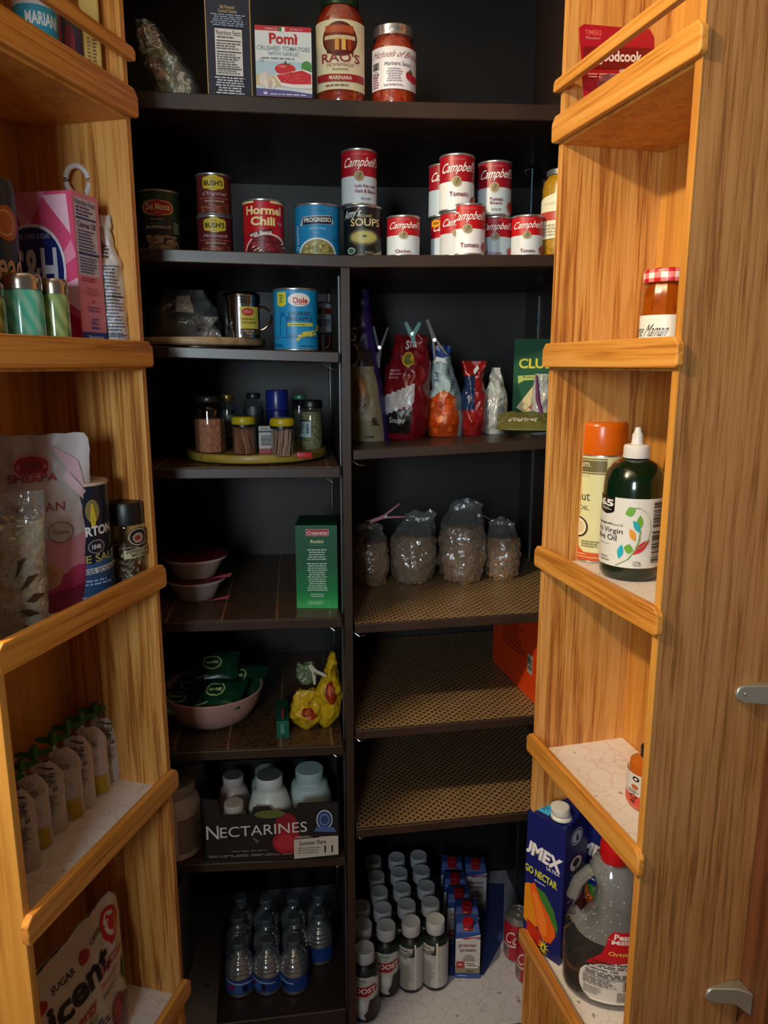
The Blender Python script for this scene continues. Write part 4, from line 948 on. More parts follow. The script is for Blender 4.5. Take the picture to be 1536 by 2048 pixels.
# fruit box with bottles
s = slot(426, 680, 1612, 1722, shelf=SG, dep=.20); w, d = s.w*.985, .20
pf = at_z(553, 1720, s.z)
hf = at_y(553, 1622, s.y-d/2).z-s.z
t = thing('fruit_box', 'black cardboard nectarine box holding white bottles', 'box', (s.x, s.y, s.z+H), s.rz*0+CY*.6)
BK = M('#15120f', .55); g = G(); th = .003
g.box(-w/2, w/2, -d/2, d/2, 0, th); g.box(-w/2, -w/2+th, -d/2, d/2, 0, hf*1.0); g.box(w/2-th, w/2, -d/2, d/2, 0, hf*1.12); g.box(-w/2, w/2, d/2-th, d/2, 0, hf)
g.prism([(-w/2, 0), (w/2, 0), (w/2, hf*1.12), (w*.2, hf*1.12), (w*.2-.006, hf*1.02), (.005, hf*.98), (-.005, hf*1.08), (-w*.13, hf*1.08), (-w*.15, hf*.95), (-w*.37, hf*.92), (-w*.39, hf*1.25), (-w/2, hf*1.3)], -d/2, -d/2+th)
g.build('carton_tray', BK, t, False)
a = A_().e(.05, .38, .45, .93, '#8a1a26').e(.0, .45, .12, .60, '#a01c28').e(.05, .35, .2, .5, '#b83038').e(-.25, .2, .84, 1.0, '#5a6a30').p([(-.3, .5), (-.22, .35), (-.2, .42)], '#5a6a40')
a.t('N', -.96, -.78, .48, .74, '#d8d4cc').t('ECTARINES', -.76, .52, .50, .70, '#d8d4cc', rise=.05).ring(.66, .9, .58, .96, '#c8d4e4', .12).e(.68, .88, .61, .93, '#2e4a7c').ring(.71, .85, .66, .88, '#90a8d0', .12).p([(.62, .55), (.95, .52), (.92, .62), (.66, .64)], '#4a68a0').small(-.6, .1, .215, .245, 1, '#888070').small(-.94, .35, .12, .17, 2, '#8c8478', 3)
a.small(.34, .62, .43, .48, 2, '#b8b0a4', 4).small(.7, .98, .43, .46, 1, '#b8b0a4', 5).p([(.32, .03), (.98, .08), (.98, .45), (.32, .41)], '#c8c0b0').t('Summer Flare', .4, .8, .29, .37, '#2a2620', b=.02, rise=.02).t('11', .77, .90, .13, .27, '#201c18', b=.008).small(.38, .74, .12, .26, 3, '#8a8274', 6)
a.build('front_print', t, m_front(w, d, hf*1.02), None)
BOX = s
WH = M('#c2ccca', .35); WH2 = M('#b9aca4', .4); WHB = M('#a8b0b0', .35)
def pill(label, pl, pr, pt, Y, z, mat, capw=.62, ch=.16, lab=None, name='white_bottle', body_h=None, grey=False, sh_=.30):
    s = slot(pl, pr, pt, 1700, z=z, Y=Y); t = thing(name, label, 'bottle', s.loc, s.rz)
    c = 1-ch
    sub(t, 'bottle_body', mat, [(0, .003), (.9, 0), (1, .02), (1, c-sh_), (.98, c-sh_+.04), (.80, c-.08), (capw*.95, c-.03), (capw*.9, c+.01)], s, 40)
    sub(t, 'screw_cap', mat, [(capw*.9, c), (capw*1.0, c), (capw*1.02, c+.01), (capw*1.02, .985), (capw*.97, 1), (0, 1)], s, 48)
    if grey: sub(t, 'cap_sticker', M('#5c6060', .5), [(0, 1.001), (capw*.95, 1.001), (capw*.95, 1.003), (0, 1.003)], s, 40)
    (lab or C_().r(-1.2, 1.2, 0, 1, '#b8c0c0').small(-.2, .95, .05, .95, 16, '#30363c', 4, .4, dash=False)).build('printed_label', t, m_cyl(s.r+.0007, s.h*.42, s.h*.06), (.15, None))
    return t
zb = s.z+.004
pill('white bottle with grey topped cap in the middle of the black fruit box', 498, 582, 1526, s.y-.045, zb, WH, grey=True)
pill('largest white bottle with striped label at the right in the black fruit box', 576, 664, 1513, s.y+.01, zb, M('#b4c8c6', .35))
pill('tan white bottle at the back left in the black fruit box', 437, 501, 1532, s.y+.0, zb, WH2, grey=True)
pill('small short tan bottle at the front left in the black fruit box', 447, 491, 1592, s.y-.07, zb, WH2, capw=.85, sh_=.1)
pill('white bottle seen behind the middle one in the black fruit box', 500, 572, 1519, s.y+.055, zb, WHB)
s = slot(300, 401, 1533, 1728, shelf=SG)
t = thing('white_jug', 'big white jug with black lined label at the left of the lower shelf', 'jug', s.loc, s.rz)
sub(t, 'jug_body', M('#c6bcb8', .4), [(0, .004), (.92, 0), (1, .03), (1, .66), (.97, .72), (.78, .82), (.72, .84), (.72, .86)], s, 48)
sub(t, 'screw_cap', M('#a8a4a2', .4), [(.72, .86), (.8, .86), (.82, .87), (.82, .985), (.78, 1), (0, 1)], s, 48)
C_().small(.05, .95, .05, .95, 22, '#3a3430', 4, .4, dash=False).t('D', -.3, -.1, .35, .45, '#302828', b=.02).e(-.35, -.2, .8, .86, '#a83a28').bars(-.5, -.15, .0, .1, n=8).build('printed_label', t, m_cyl(s.r+.0006, s.h*.55, s.h*.08), (.15, None))
s = slot(360, 418, 1505, 1700, z=s.z, Y=s.y+.13)
t = thing('white_jug', 'pale jug standing behind the big white jug', 'jug', s.loc, s.rz)
sub(t, 'jug_body', M('#8a9494', .4), [(0, .004), (.92, 0), (1, .03), (1, .68), (.97, .75), (.72, .86), (.7, .88)], s, 40)
sub(t, 'screw_cap', M('#8a9494', .4), [(.7, .88), (.8, .88), (.8, 1), (0, 1)], s, 40)
C_().small(.0, .95, .1, .95, 18, '#3a4040', 4, .4, dash=False).build('printed_label', t, m_cyl(s.r+.0006, s.h*.6, s.h*.1), (.15, None))

# ================================================================== pantry bottom, water bottles on a dark board
zf = ZB+.0012; BH = 0.05; zt = zf+BH
q = [at_z(432, 2050, zt), at_z(694, 2018, zt)]; bk = [at_z(448, 1835, zt), at_z(690, 1820, zt)]
t = thing('low_board_box', 'low dark brown platform under the water bottles', 'box', (0, 0, zf+H), 0)
g = G(); ps = [q[0], q[1], bk[1], bk[0]]
ps = [Vector((p.x, p.y)) for p in ps]
g.add([(p.x, p.y, z) for z in (0, BH) for p in ps], [(3, 2, 1, 0), (4, 5, 6, 7), (0, 1, 5, 4), (1, 2, 6, 5), (2, 3, 7, 6), (3, 0, 4, 7)])
o = g.build('platform', BRN_SLAB, t, False); md = o.modifiers.new('b', 'BEVEL'); md.width = .004; md.segments = 3
WP = []
def ridge(n, r0, r1, z0, z1):
    o = []
    for i in range(n*4+1):
        q = i/(n*4.0); o.append((r0+(r1-r0)*q**1.4*1.0-0.018*(0.5-0.5*cos(2*pi*q*n)), z0+(z1-z0)*q))
    return o
prof = [(0, .03), (.35, .03), (.6, .0), (.86, .0), (.97, .04), (1, .08), (.97, .10), (1, .12), (1, .40)]+[((1-.70*(q/30)**3.2)-.085*(0.5-0.5*cos(2*pi*q/30*5)), .42+.42*q/30) for q in range(31)]+[(.30, .86), (.36, .865), (.36, .875), (.30, .88)]
WAT = clear('water_in_bottle', '#a8c4d8', .5, .12, .20, 0, .17)
rowsb = {'front row': [(477, 1886, 1988), (533, 1882, 1984), (587, 1881, 1984)], 'middle row': [(475, 1835, 1937), (532, 1838, 1938), (589, 1835, 1935), (638, 1827, 1928)], 'back row': [(481, 1797, 1885), (532, 1799, 1885), (586, 1797, 1884), (637, 1791, 1882)]}
pos = []
fz = at_z(533, 1984, zt)
bx = {}
first = None

for row, lst in rowsb.items():
    for i, (cx, cy, by) in enumerate(lst):
        # the cap centre is at a known height above the platform
        p = at_z(cx, cy-2, zt+.121)
        lb = 'clear water bottle, %s from the left in the %s on the dark platform' % (['first', 'second', 'third', 'fourth'][i], row)
        if first is None:
            t = thing('water_bottle', lb, 'bottle', (p.x, p.y, zt+H), face_cam(p.x, p.y), 'water bottles on the dark platform')
            R_, H_ = .0320, .125
            g = G(); g.lathe([(a*R_, b*H_) for a, b in prof], 36); g.build('bottle_body', WAT, t, ang=80)
            g = G(); n = 36
            g.lathe([(.30*R_, .885*H_), (.46*R_, .885*H_), (.47*R_, .89*H_), (.47*R_, .985*H_), (.43*R_, 1*H_), (0, 1*H_)], 30); g.build('bottle_cap', M('#4a5256', .4), t)
            a = C_().r(-2, 2, 0, 1, '#1c3f86').r(-.5, .5, .1, .9, '#3a64a8').e(-.8, -.3, .3, .7, '#7a2a50').e(.1, .5, .1, .7, '#0f1c40').p([(-.9, .85), (.9, .6), (.9, .68), (-.9, .95)], '#a8c0e0')
            a.build('printed_label', t, m_cyl(R_*1.012, H_*.27, H_*.12), (.2, None))
            g = G()
            first = t
        else:
            t = first.copy(); COL.objects.link(t); t.location = (p.x, p.y, zt+H); t.rotation_euler = (0, 0, face_cam(p.x, p.y)+(i*.9 if row != 'front row' else -.6*i)); t['label'] = lb
            for c in list(first.children):
                d_ = c.copy(); COL.objects.link(d_); d_.parent = t
# grey pillar of a folded bag at the far left
s = slot(353, 374, 1757, 1860, z=zf, Y=1.52)
t = thing('paper_bag', 'grey paper bag edge with dark handle left of the water bottles', 'bag', (s.x-.02, s.y, zf+H), 0)
g = G(); hh = at_y(365, 1757, 1.52).z-zf; g.box(-.06, .028, -.03, .05, 0, hh, bev=.006); g.build('bag_body', M('#6c7074', .6), t)
g = G(); g.tube([(.004, -.032, hh-.005), (.003, -.036, hh-.045), (.010, -.037, hh-.06), (.017, -.036, hh-.045), (.018, -.032, hh-.005)], .0028, 8); g.build('handle', M('#2a2624', .5), t)

# shakes: three columns of capped bottles
def shake_parts(t, R_, H_, art):
    g = G(); g.lathe([(0, .003), (R_*.86, 0), (R_*.97, .003), (R_, .010), (R_, H_*.66), (R_*.97, H_*.72), (R_*.80, H_*.79), (R_*.62, H_*.83), (R_*.60, H_*.85)], 36); g.build('bottle_body', M('#14100f', .35), t)
    g = G(); g.lathe([(R_*.5, H_*.835), (R_*.70, H_*.835), (R_*.72, H_*.842), (R_*.72, H_*.985), (R_*.69, H_), (R_*.62, H_-.0008), (0, H_-.0012)], 40); g.build('screw_cap', M('#b9bcc0', .45), t)
    bp_ = [(0, R_), (H_*.66, R_), (H_*.72, R_*.97), (H_*.79, R_*.80)]
    art.build('printed_label', t, m_prof(bp_, H_*.70, H_*.07), (.15, .05), base=.0006)
RF, HF = .0305, .170
cols = {'left': [(772, 1851), (765, 1816), (758, 1783), (752, 1752), (746, 1720)], 'middle': [(822, 1843), (813, 1809), (804, 1776), (798, 1745), (793, 1715)], 'right': [(871, 1839), (861, 1805), (852, 1772), (843, 1741), (837, 1711)], 'leftmost, partly hidden': [(729, 1896), (725, 1849), (722, 1812)]}
af = C_().r(-2, 2, 0, 1, '#c2c0bd').r(-2, 2, .90, 1, '#16281f').p([(-2, .82), (-.9, .84), (-.5, .93), (-.5, 1), (-2, 1)], '#16281f').p([(2, .80), (.9, .84), (.6, .93), (.6, 1), (2, 1)], '#16281f').t('FIBER', -.4, .3, .80, .86, '#6a7a78', b=.01).small(-.2, .2, .74, .77, 1, '#555555')
af.p([(-.85, .58), (-.6, .68), (.8, .74), (.95, .62), (.3, .50), (-.5, .50)], '#a01c22').t('BOOST', -.72, .84, .55, .66, '#e8e0dc', b=.03, rise=.04).p([(2, .45), (1, .46), (.5, .42), (.38, .2), (.15, .1), (.3, 0), (2, 0)], '#241a18').e(-.3, .3, .18, .45, '#d8d8d6').small(-.7, -.35, .28, .48, 4, '#404858').p([(-2, .12), (-.9, .14), (0, .02), (.3, .0), (-2, 0)], '#1c4a3a')
ab = C_().r(-2, 2, 0, 1, '#b4b2b0').r(-2, 2, .92, 1, '#16281f').p([(-.1, .72), (.3, .74), (.5, .98), (.2, .98), (.12, .80)], '#16281f').r(.28, .42, 0, .98, '#d0cecb').small(-.85, .15, .84, .88, 1, '#333333').small(-.85, .1, .70, .80, 3, '#555555').t('250', -.2, .12, .75, .84, '#222222', b=.02).r(-.8, -.0, .58, .585, '#333333').small(-.8, .15, .36, .56, 8, '#8a8886', 3).r(-.8, .15, .34, .35, '#444444').small(-.8, .15, .02, .32, 13, '#8c8a88', 4, .6)
protoF = None; protoB = None
names = ['front', 'second', 'third', 'fourth', 'back']
for cn, lst in cols.items():
    for i, (cx, cy) in enumerate(lst):
        p = at_z(cx, cy, zf+HF-.002)
        lb = 'white capped shake bottle, %s of the %s column' % (names[i] if cn[:5] != 'leftm' else ['front', 'middle', 'rear'][i], cn)
        ft = cn.startswith('left')
        src = protoF if ft else protoB
        if src is None:
            t = thing('shake_bottle', lb, 'bottle', (p.x, p.y, zf+H), face_cam(p.x, p.y), 'shake bottles on the pantry bottom')
            shake_parts(t, RF, HF, af if ft else ab)
            if ft: protoF = t
            else: protoB = t
        else:
            t = src.copy(); COL.objects.link(t); t.location = (p.x, p.y, zf+H); t.rotation_euler = (0, 0, face_cam(p.x, p.y)+(.1*((i*7) % 5-2))); t['label'] = lb
            for c in list(src.children):
                d_ = c.copy(); COL.objects.link(d_); d_.parent = t
# cartons of protein drink on a blue tray
tr0, tr1, tr2, tr3 = at_z(885, 1960, zf), at_z(985, 1930, zf), at_z(1010, 1768, zf), at_z(905, 1768, zf)
t = thing('cardboard_tray', 'blue cardboard tray under the protein drink cartons', 'tray', (0, 0, zf+H), 0)
ps = [at_z(896, 1952, zf), at_z(968, 1950, zf), at_z(1006, 1880, zf), at_z(1008, 1770, zf), at_z(895, 1768, zf)]
g = G(); n = len(ps); g.add([(p.x, p.y, z) for z in (0, .003) for p in ps], [tuple(range(n))[::-1], tuple(range(n, 2*n))]+[(i, (i+1) % n, (i+1) % n+n, i+n) for i in range(n)])
g.build('tray_base', M('#3c4c86', .6), t, False)
def pcarton(label, cx, cy, src=None):
    Wp, Dp, Hp = .058, .042, .135; p = at_z(cx, cy, zf+.003+Hp+.012)
    if src:
        t = src.copy(); COL.objects.link(t); t.location = (p.x, p.y+Dp*.1, zf+.003+H); t['label'] = label
        for c in list(src.children):
            d_ = c.copy(); COL.objects.link(d_); d_.parent = t
        return t
    t = thing('drink_carton', label, 'carton', (p.x, p.y+Dp*.1, zf+.003+H), face_cam(p.x, p.y)*.6+.05, 'protein drink cartons on the blue tray')
    g = G(); tp = .62
    vs = []
    for (k, z, dy) in ((1, 0, 1), (1, Hp*.86, 1), (.97, Hp*.9, .95), (.9, Hp, .35)):
        vs += [(-Wp/2*k, -Dp/2*dy, z), (Wp/2*k, -Dp/2*dy, z), (Wp/2*k, Dp/2, z), (-Wp/2*k, Dp/2, z)]
    fs = [(3, 2, 1, 0), (12, 13, 14, 15)]
    for j in range(3):
        for i in range(4): fs.append((j*4+i, j*4+(i+1) % 4, j*4+4+(i+1) % 4, j*4+4+i))
    g.add(vs, fs); o = g.build('carton_body', M('#2e4c96', .4), t, False); md = o.modifiers.new('b', 'BEVEL'); md.width = .002; md.segments = 2
    g = G(); f = lambda p: Vector((p.x, -Dp*.08+p.y*1-p.z*.35, Hp*.93+p.z)); g.lathe([(0, -.004), (.0165, -.004), (.0165, .002), (.0135, .004), (.0135, .019), (.012, .021), (0, .021)], 28, f=f); g.build('screw_cap', M('#a81420', .4), t)
    a = A_().r(-1, 1, .10, .86, '#c8c6c8').p([(-1, .86), (-.2, .88), (1, .96), (1, .90), (0, .83), (-1, .80)], '#e4e2e4').p([(-.6, .86), (1, .93), (1, .91), (-.2, .84)], '#b01c28').t('premier', -.72, .72, .66, .76, '#8a2438', b=.02).t('protein', -.62, .66, .56, .65, '#5a2040', b=.02)
    a.e(-.4, .6, .26, .52, '#9a9288').p([(-1, .1), (1, .1), (1, .26), (0, .30), (-1, .26)], '#8c8264').r(-.92, -.3, .21, .36, '#a81c28').t('30g', -.8, -.42, .25, .32, '#e0d0d0', b=.02).r(-.2, .85, .22, .36, '#d8d4d4').small(-.1, .8, .25, .34, 2, '#333333', 3).small(-.1, .7, .13, .17, 1, '#3a3a3a').r(-1, 1, 0, .1, '#2e4c96').small(-.8, .2, .03, .07, 1, '#a8b8e0')
    a.build('front_print', t, m_front(Wp, Dp, Hp*.9), None); return t
pc = pcarton('front protein drink carton with red cap on the blue tray', 936, 1836)
for lb, cx, cy in (('second protein drink carton behind the front one', 934, 1803), ('third protein drink carton in the dark left file', 918, 1777), ('fourth protein drink carton in the dark left file', 910, 1747), ('rearmost protein drink carton in the dark left file', 904, 1714), ('protein drink carton standing alone at the back right of the blue tray', 951, 1717)): pcarton(lb, cx, cy, pc)
# red soda cans
def soda(label, pl, pr, pt, pb):
    s = slot(pl, pr, pt, pb, z=zf); t = thing('soda_can', label, 'can', s.loc, s.rz, None); s.h = .122; s.r = .033
    g = G(); g.lathe([(a*s.r, b*s.h) for a, b in [(0, .04), (.7, .0), (.78, .0), (.98, .06), (1, .09), (1, .90), (.82, .97), (.82, 1.0), (.78, 1.0), (.76, .975), (0, .975)]], 40); g.build('can_body', TIN, t)
    a = C_().r(-2, 2, 0, 1, '#a01828').t('Coke', -.8, .9, .42, .78, '#d8c8cc', sh=.5, b=.0, rise=.1).p([(-.9, .3), (0, .4), (.9, .3), (.9, .34), (0, .46), (-.9, .35)], '#d0b8bc').r(-.95, -.6, .05, .4, '#b8a8a8').bars(-.93, -.62, .08, .36, n=12, horiz=True).e(.1, .8, .05, .22, '#c89098')
    a.build('printed_label', t, m_cyl(s.r+.0004, s.h*.80, s.h*.09), (.15, None))
    g = G(); g.tube([(.008*cos(q), .004+.011*sin(q), s.h*.985) for q in [2*pi*i/14 for i in range(14)]], .0012, 6, closed=True); g.build('pull_tab', TIN, t)
soda('red soda can at the back on the pantry bottom', 1011, 1060, 1810, 1930)
soda('red soda can with white script nearer the right door', 1030, 1090, 1857, 1980)

# ================================================================== right bay, shelf of bags
s = slot(690, 782, 575, 885, shelf=SH, dep=.10)
t = thing('snack_bag', 'tall cream and purple bag leaning against the divider on the right shelf', 'bag', (s.x, s.y+.0, s.z+H), s.rz)
PUR = M('#2c1c58', .35); CRM = M('#7a7158', .5)
b = Bag(s.w, s.h, .10, [(0, 1), (.1, 1), (.55, .72), (.8, .45), (1, .28)], [(0, .8), (.15, 1), (.5, .7), (.8, .35), (1, .08)], .008, 51, lean=[(0, 0), (.6, -.014), (1, -.012)], sc=30)
b.mesh(t, 'paper_foil_bag', [CRM, PUR, M('#16121c', .4)], lambda u, v, sd: 1 if (u > .72-.1*v or (v > .62 and u > .1)) else (2 if v > .5 else 0), 40, 60)
bagart(Art().e(-.6, .25, .2, .42, '#6e5230').ring(-.45, .1, .22, .36, '#3a2a1c', .25).e(-.3, .1, .3, .42, '#a06a2c').ring(-.9, -.1, .50, .65, '#8a8478', .2).t('S', -.85, -.3, .66, .76, '#b0a89c', b=.02).small(-.1, .4, .02, .05, 1, '#4a4030'), b, t, 'bag_print', .001)
gg = G()
for q in range(7):
    a_ = radians(90+(q-3)*32); gg.tube([b.pt(.35, .12, .002), b.pt(.35+.16*cos(a_), .12+.05*sin(a_), .002)], .0012, 5)
gg.build('flower_print', M('#201810', .5), t)
clip_thing('grey clip on the side of the cream and purple bag', 759, 695, s.y-.01, 1.5, '#5a5a60', .08, .009)
# red pretzel bag
s = slot(764, 858, 668, 881, shelf=SH, dep=.09)
t = thing('snack_bag', 'shiny dark red bag with white band and gold emblem next to the cream bag', 'bag', s.loc, s.rz)
RD_ = M('#660c15', .3); b = Bag(s.w, s.h, .09, [(0, .8), (.12, .95), (.4, 1), (.7, .86), (1, .62)], [(0, .7), (.15, 1), (.5, .8), (.8, .5), (1, .06)], .014, 52, lean=[(0, .0), (1, .012)], sc=26)
b.mesh(t, 'foil_bag', [RD_, M('#b0aeb0', .3), M('#14100f', .35)], lambda u, v, sd: (1 if .33+.1*u < v < .52+.1*u and u < .25 else (2 if v < .30+.05*u and u < .2 and v > .05 else 0)), 40, 50)
bagart(Art().t('S', -.3, -.1, .86, .95, '#c8c8c8', b=.03).t('na', -.05, .35, .88, .94, '#c8c8c8', b=.02).e(-.4, .2, .70, .84, '#a88828').e(-.33, .13, .72, .82, '#5c6024').small(-.9, -.3, .58, .68, 3, '#a06068').t('Snaps', -.75, -.1, .15, .22, '#d0c8c0', sh=.6), b, t, 'bag_print', .0015)
clip_thing('pale teal clip on top of the dark red bag', 825, 668, s.y-.005, 1.55, '#7aa8a0', .045, .016)
s = slot(766, 812, 700, 800, z=s.z, Y=s.y+.085); s.h = .17
t = thing('snack_bag', 'round topped deep red bag behind the dark red bag', 'bag', (s.x, s.y, s.z+H), s.rz)
b = Bag(.10, .15, .06, [(0, .8), (.5, 1), (.8, .8), (1, .35)], [(0, .7), (.5, 1), (1, .2)], .006, 53); b.mesh(t, 'foil_bag', M('#6a0e18', .3))
bagart(Art().small(-.5, .5, .55, .65, 1, '#b08088', 2), b, t, 'bag_print', .001)
# white and orange bag
s = slot(853, 931, 690, 876, shelf=SH, dep=.09)
t = thing('snack_bag', 'white bag with blue top and orange food picture, clipped with a grey clip', 'bag', s.loc, s.rz)
b = Bag(s.w, s.h, .09, [(0, .85), (.15, 1), (.45, .85), (.7, .55), (.9, .42), (1, .5)], [(0, .7), (.15, 1), (.5, .75), (.8, .35), (1, .06)], .010, 54, lean=[(0, 0), (.5, -.004), (1, -.012)], sc=30)
b.mesh(t, 'foil_bag', [M('#a03c0e', .35), M('#8fa6ac', .4), M('#1e3e7a', .35)], lambda u, v, sd: 2 if v > .86+.03*u else (0 if v < .46+.05*cos(u*3) and u < .74 else 1), 44, 56)
rr = random.Random(5); a = Art()
for i in range(26):
    x, y = rr.uniform(-.85, .5), rr.uniform(.04, .4); a.e(x, x+.3, y, y+.07, rr.choice(['#cc5418', '#b03c0c', '#d86a2c', '#9c3408']), 9)
a.t('Lof', -.7, -.35, .62, .72, '#2a5078', rot=90, b=.02).small(.55, .9, .3, .75, 14, '#6a7a80').p([(-.9, .80), (-.3, .83), (.6, .80), (.2, .86), (-.5, .88)], '#c8d4dc')
bagart(a, b, t, 'bag_print', .0012)
clip_thing('long grey spring clip standing on the white and orange bag', 869, 680, s.y-.01, -1.2, '#8a8480', .085, .008)
# red blue bag
s = slot(920, 975, 722, 873, shelf=SH, dep=.07)
t = thing('snack_bag', 'small folded red and navy bag between the orange bag and the clear bag', 'bag', s.loc, s.rz)
b = Bag(s.w, s.h, .07, [(0, .8), (.2, 1), (.5, .9), (.75, .6), (.9, .75), (1, .9)], [(0, .7), (.2, 1), (.6, .6), (1, .08)], .014, 55, sc=34)
b.mesh(t, 'foil_bag', [M('#741014', .28), M('#16284e', .3)], lambda u, v, sd: 1 if (u < .05 and .35 < v < .8) else 0, 30, 40)
bagart(Art().p([(.0, .82), (.4, .9), (.3, .95), (-.1, .88)], '#b0c4c8'), b, t, 'bag_print', .0015)
# clear bag
s = slot(966, 1016, 735, 870, shelf=SH, dep=.07)
t = thing('plastic_food_bag', 'crumpled pale clear bag standing before the green cracker box', 'bag', s.loc, s.rz)
b = Bag(s.w, s.h, .07, [(0, .85), (.2, 1), (.5, .9), (.8, .5), (1, .25)], [(0, .7), (.2, 1), (.6, .6), (1, .08)], .016, 56, sc=40)
b.mesh(t, 'clear_film', FROST)
b2 = Bag(s.w*.92, s.h*.85, .06, b.wp, b.dp, .012, 57, sc=36); b2.mesh(t, 'contents', foodmat('pale_crackers', ['#8ea0a0', '#a0acA8'.lower(), '#788c8c'], 60))
# green cracker box
s = slot(1034, 1128, 676, 851, shelf=SH, dep=.05); 
p = at_v(1034, 850, .22); u_, z_ = uof(p), SH(.3); w, d = .155, .07
hh = at_y(1034, 678, p.y).z-SH(uof(p))
t = thing('cracker_box', 'green cracker box with yellow lettering at the right end of the right shelf', 'box', (p.x+.062, p.y+.015, SH(uof(p))+H), radians(-14))
w = .135; 
g = G(); g.box(-w/2, w/2, -d/2, d/2, 0, hh, bev=.0015); g.build('box_body', M('#0c5a38', .4), t)
a = A_(); a.rough = .75; a.r(-1, 1, 0, 1, '#0a5230').t('CLUB', -.84, .20, .68, .79, '#d8d040', b=.03).p([(-.86, .60), (.25, .62), (.25, .565), (-.65, .55), (-.84, .515)], '#b8c468').t('Buttery Rich', -.7, .1, .572, .596, '#2a5a34', b=.01).p([(-.88, .25), (-.35, .50), (.1, .38), (-.35, .14)], '#d8c896').p([(-.5, .25), (-.15, .42), (.05, .34), (-.3, .2)], '#a04850').p([(-.2, .2), (.5, .4), (.8, .2), (.2, .1)], '#cdbd8c').small(-.8, .3, .02, .05, 1, '#6a9a78').ring(-.75, -.5, .22, .3, '#a89868')
a.build('front_print', t, m_front(w, d, hh), None)
A_().r(-1, 1, 0, 1, '#0b4c34').t('CLUB', -.7, .7, .58, .68, '#b8b048', b=.02).e(-.9, 0, .28, .5, '#8a3a40').e(-.1, .8, .26, .52, '#964850').small(-.7, .7, .1, .2, 5, '#6a8a78').build('left_print', t, m_left(w, d, hh), None)
# foil pack lying down
s = slot(992, 1096, 851, 879, shelf=SH, dep=.09)
t = thing('foil_cracker_pack', 'flat olive gold foil pack lying on the right shelf before the cracker box', 'packet', (s.x+.004, s.y, s.z+H), s.rz)
b = Bag(s.w*1.1, .09, .030, [(0, 1), (.5, .96), (1, 1)], [(0, .04), (.2, .8), (.5, 1), (.8, .8), (1, .04)], .007, 58, sc=44)
t.rotation_euler = (-1.32, 0, s.rz); t.location = (s.x, s.y-.035, s.z+H+.017)
b.mesh(t, 'foil_pack', M('#5c5a2c', .25)); bagart(Art().t('Gourmet', -.6, .4, .18, .34, '#c8c8b4', sh=.5, b=.02), b, t, 'pack_print', .0015)
s = slot(1062, 1100, 745, 850, z=s.z, Y=s.y+.045)
t = thing('plastic_food_bag', 'clear bag with a purple strip in front of the green cracker box', 'bag', (s.x, s.y, s.z+H+.0), s.rz)
b = Bag(s.w, s.h*.98, .035, [(0, 1), (.6, .9), (1, .6)], [(0, .6), (.3, 1), (1, .1)], .008, 59); b.mesh(t, 'clear_film', FROST)
g = G(); g.tube([b.pt(-.7, .98, .003), b.pt(-.3, .6, .004), b.pt(.3, .3, .003)], [.002, .0045, .003], 8); g.build('purple_strip', M('#5a1450', .35), t)

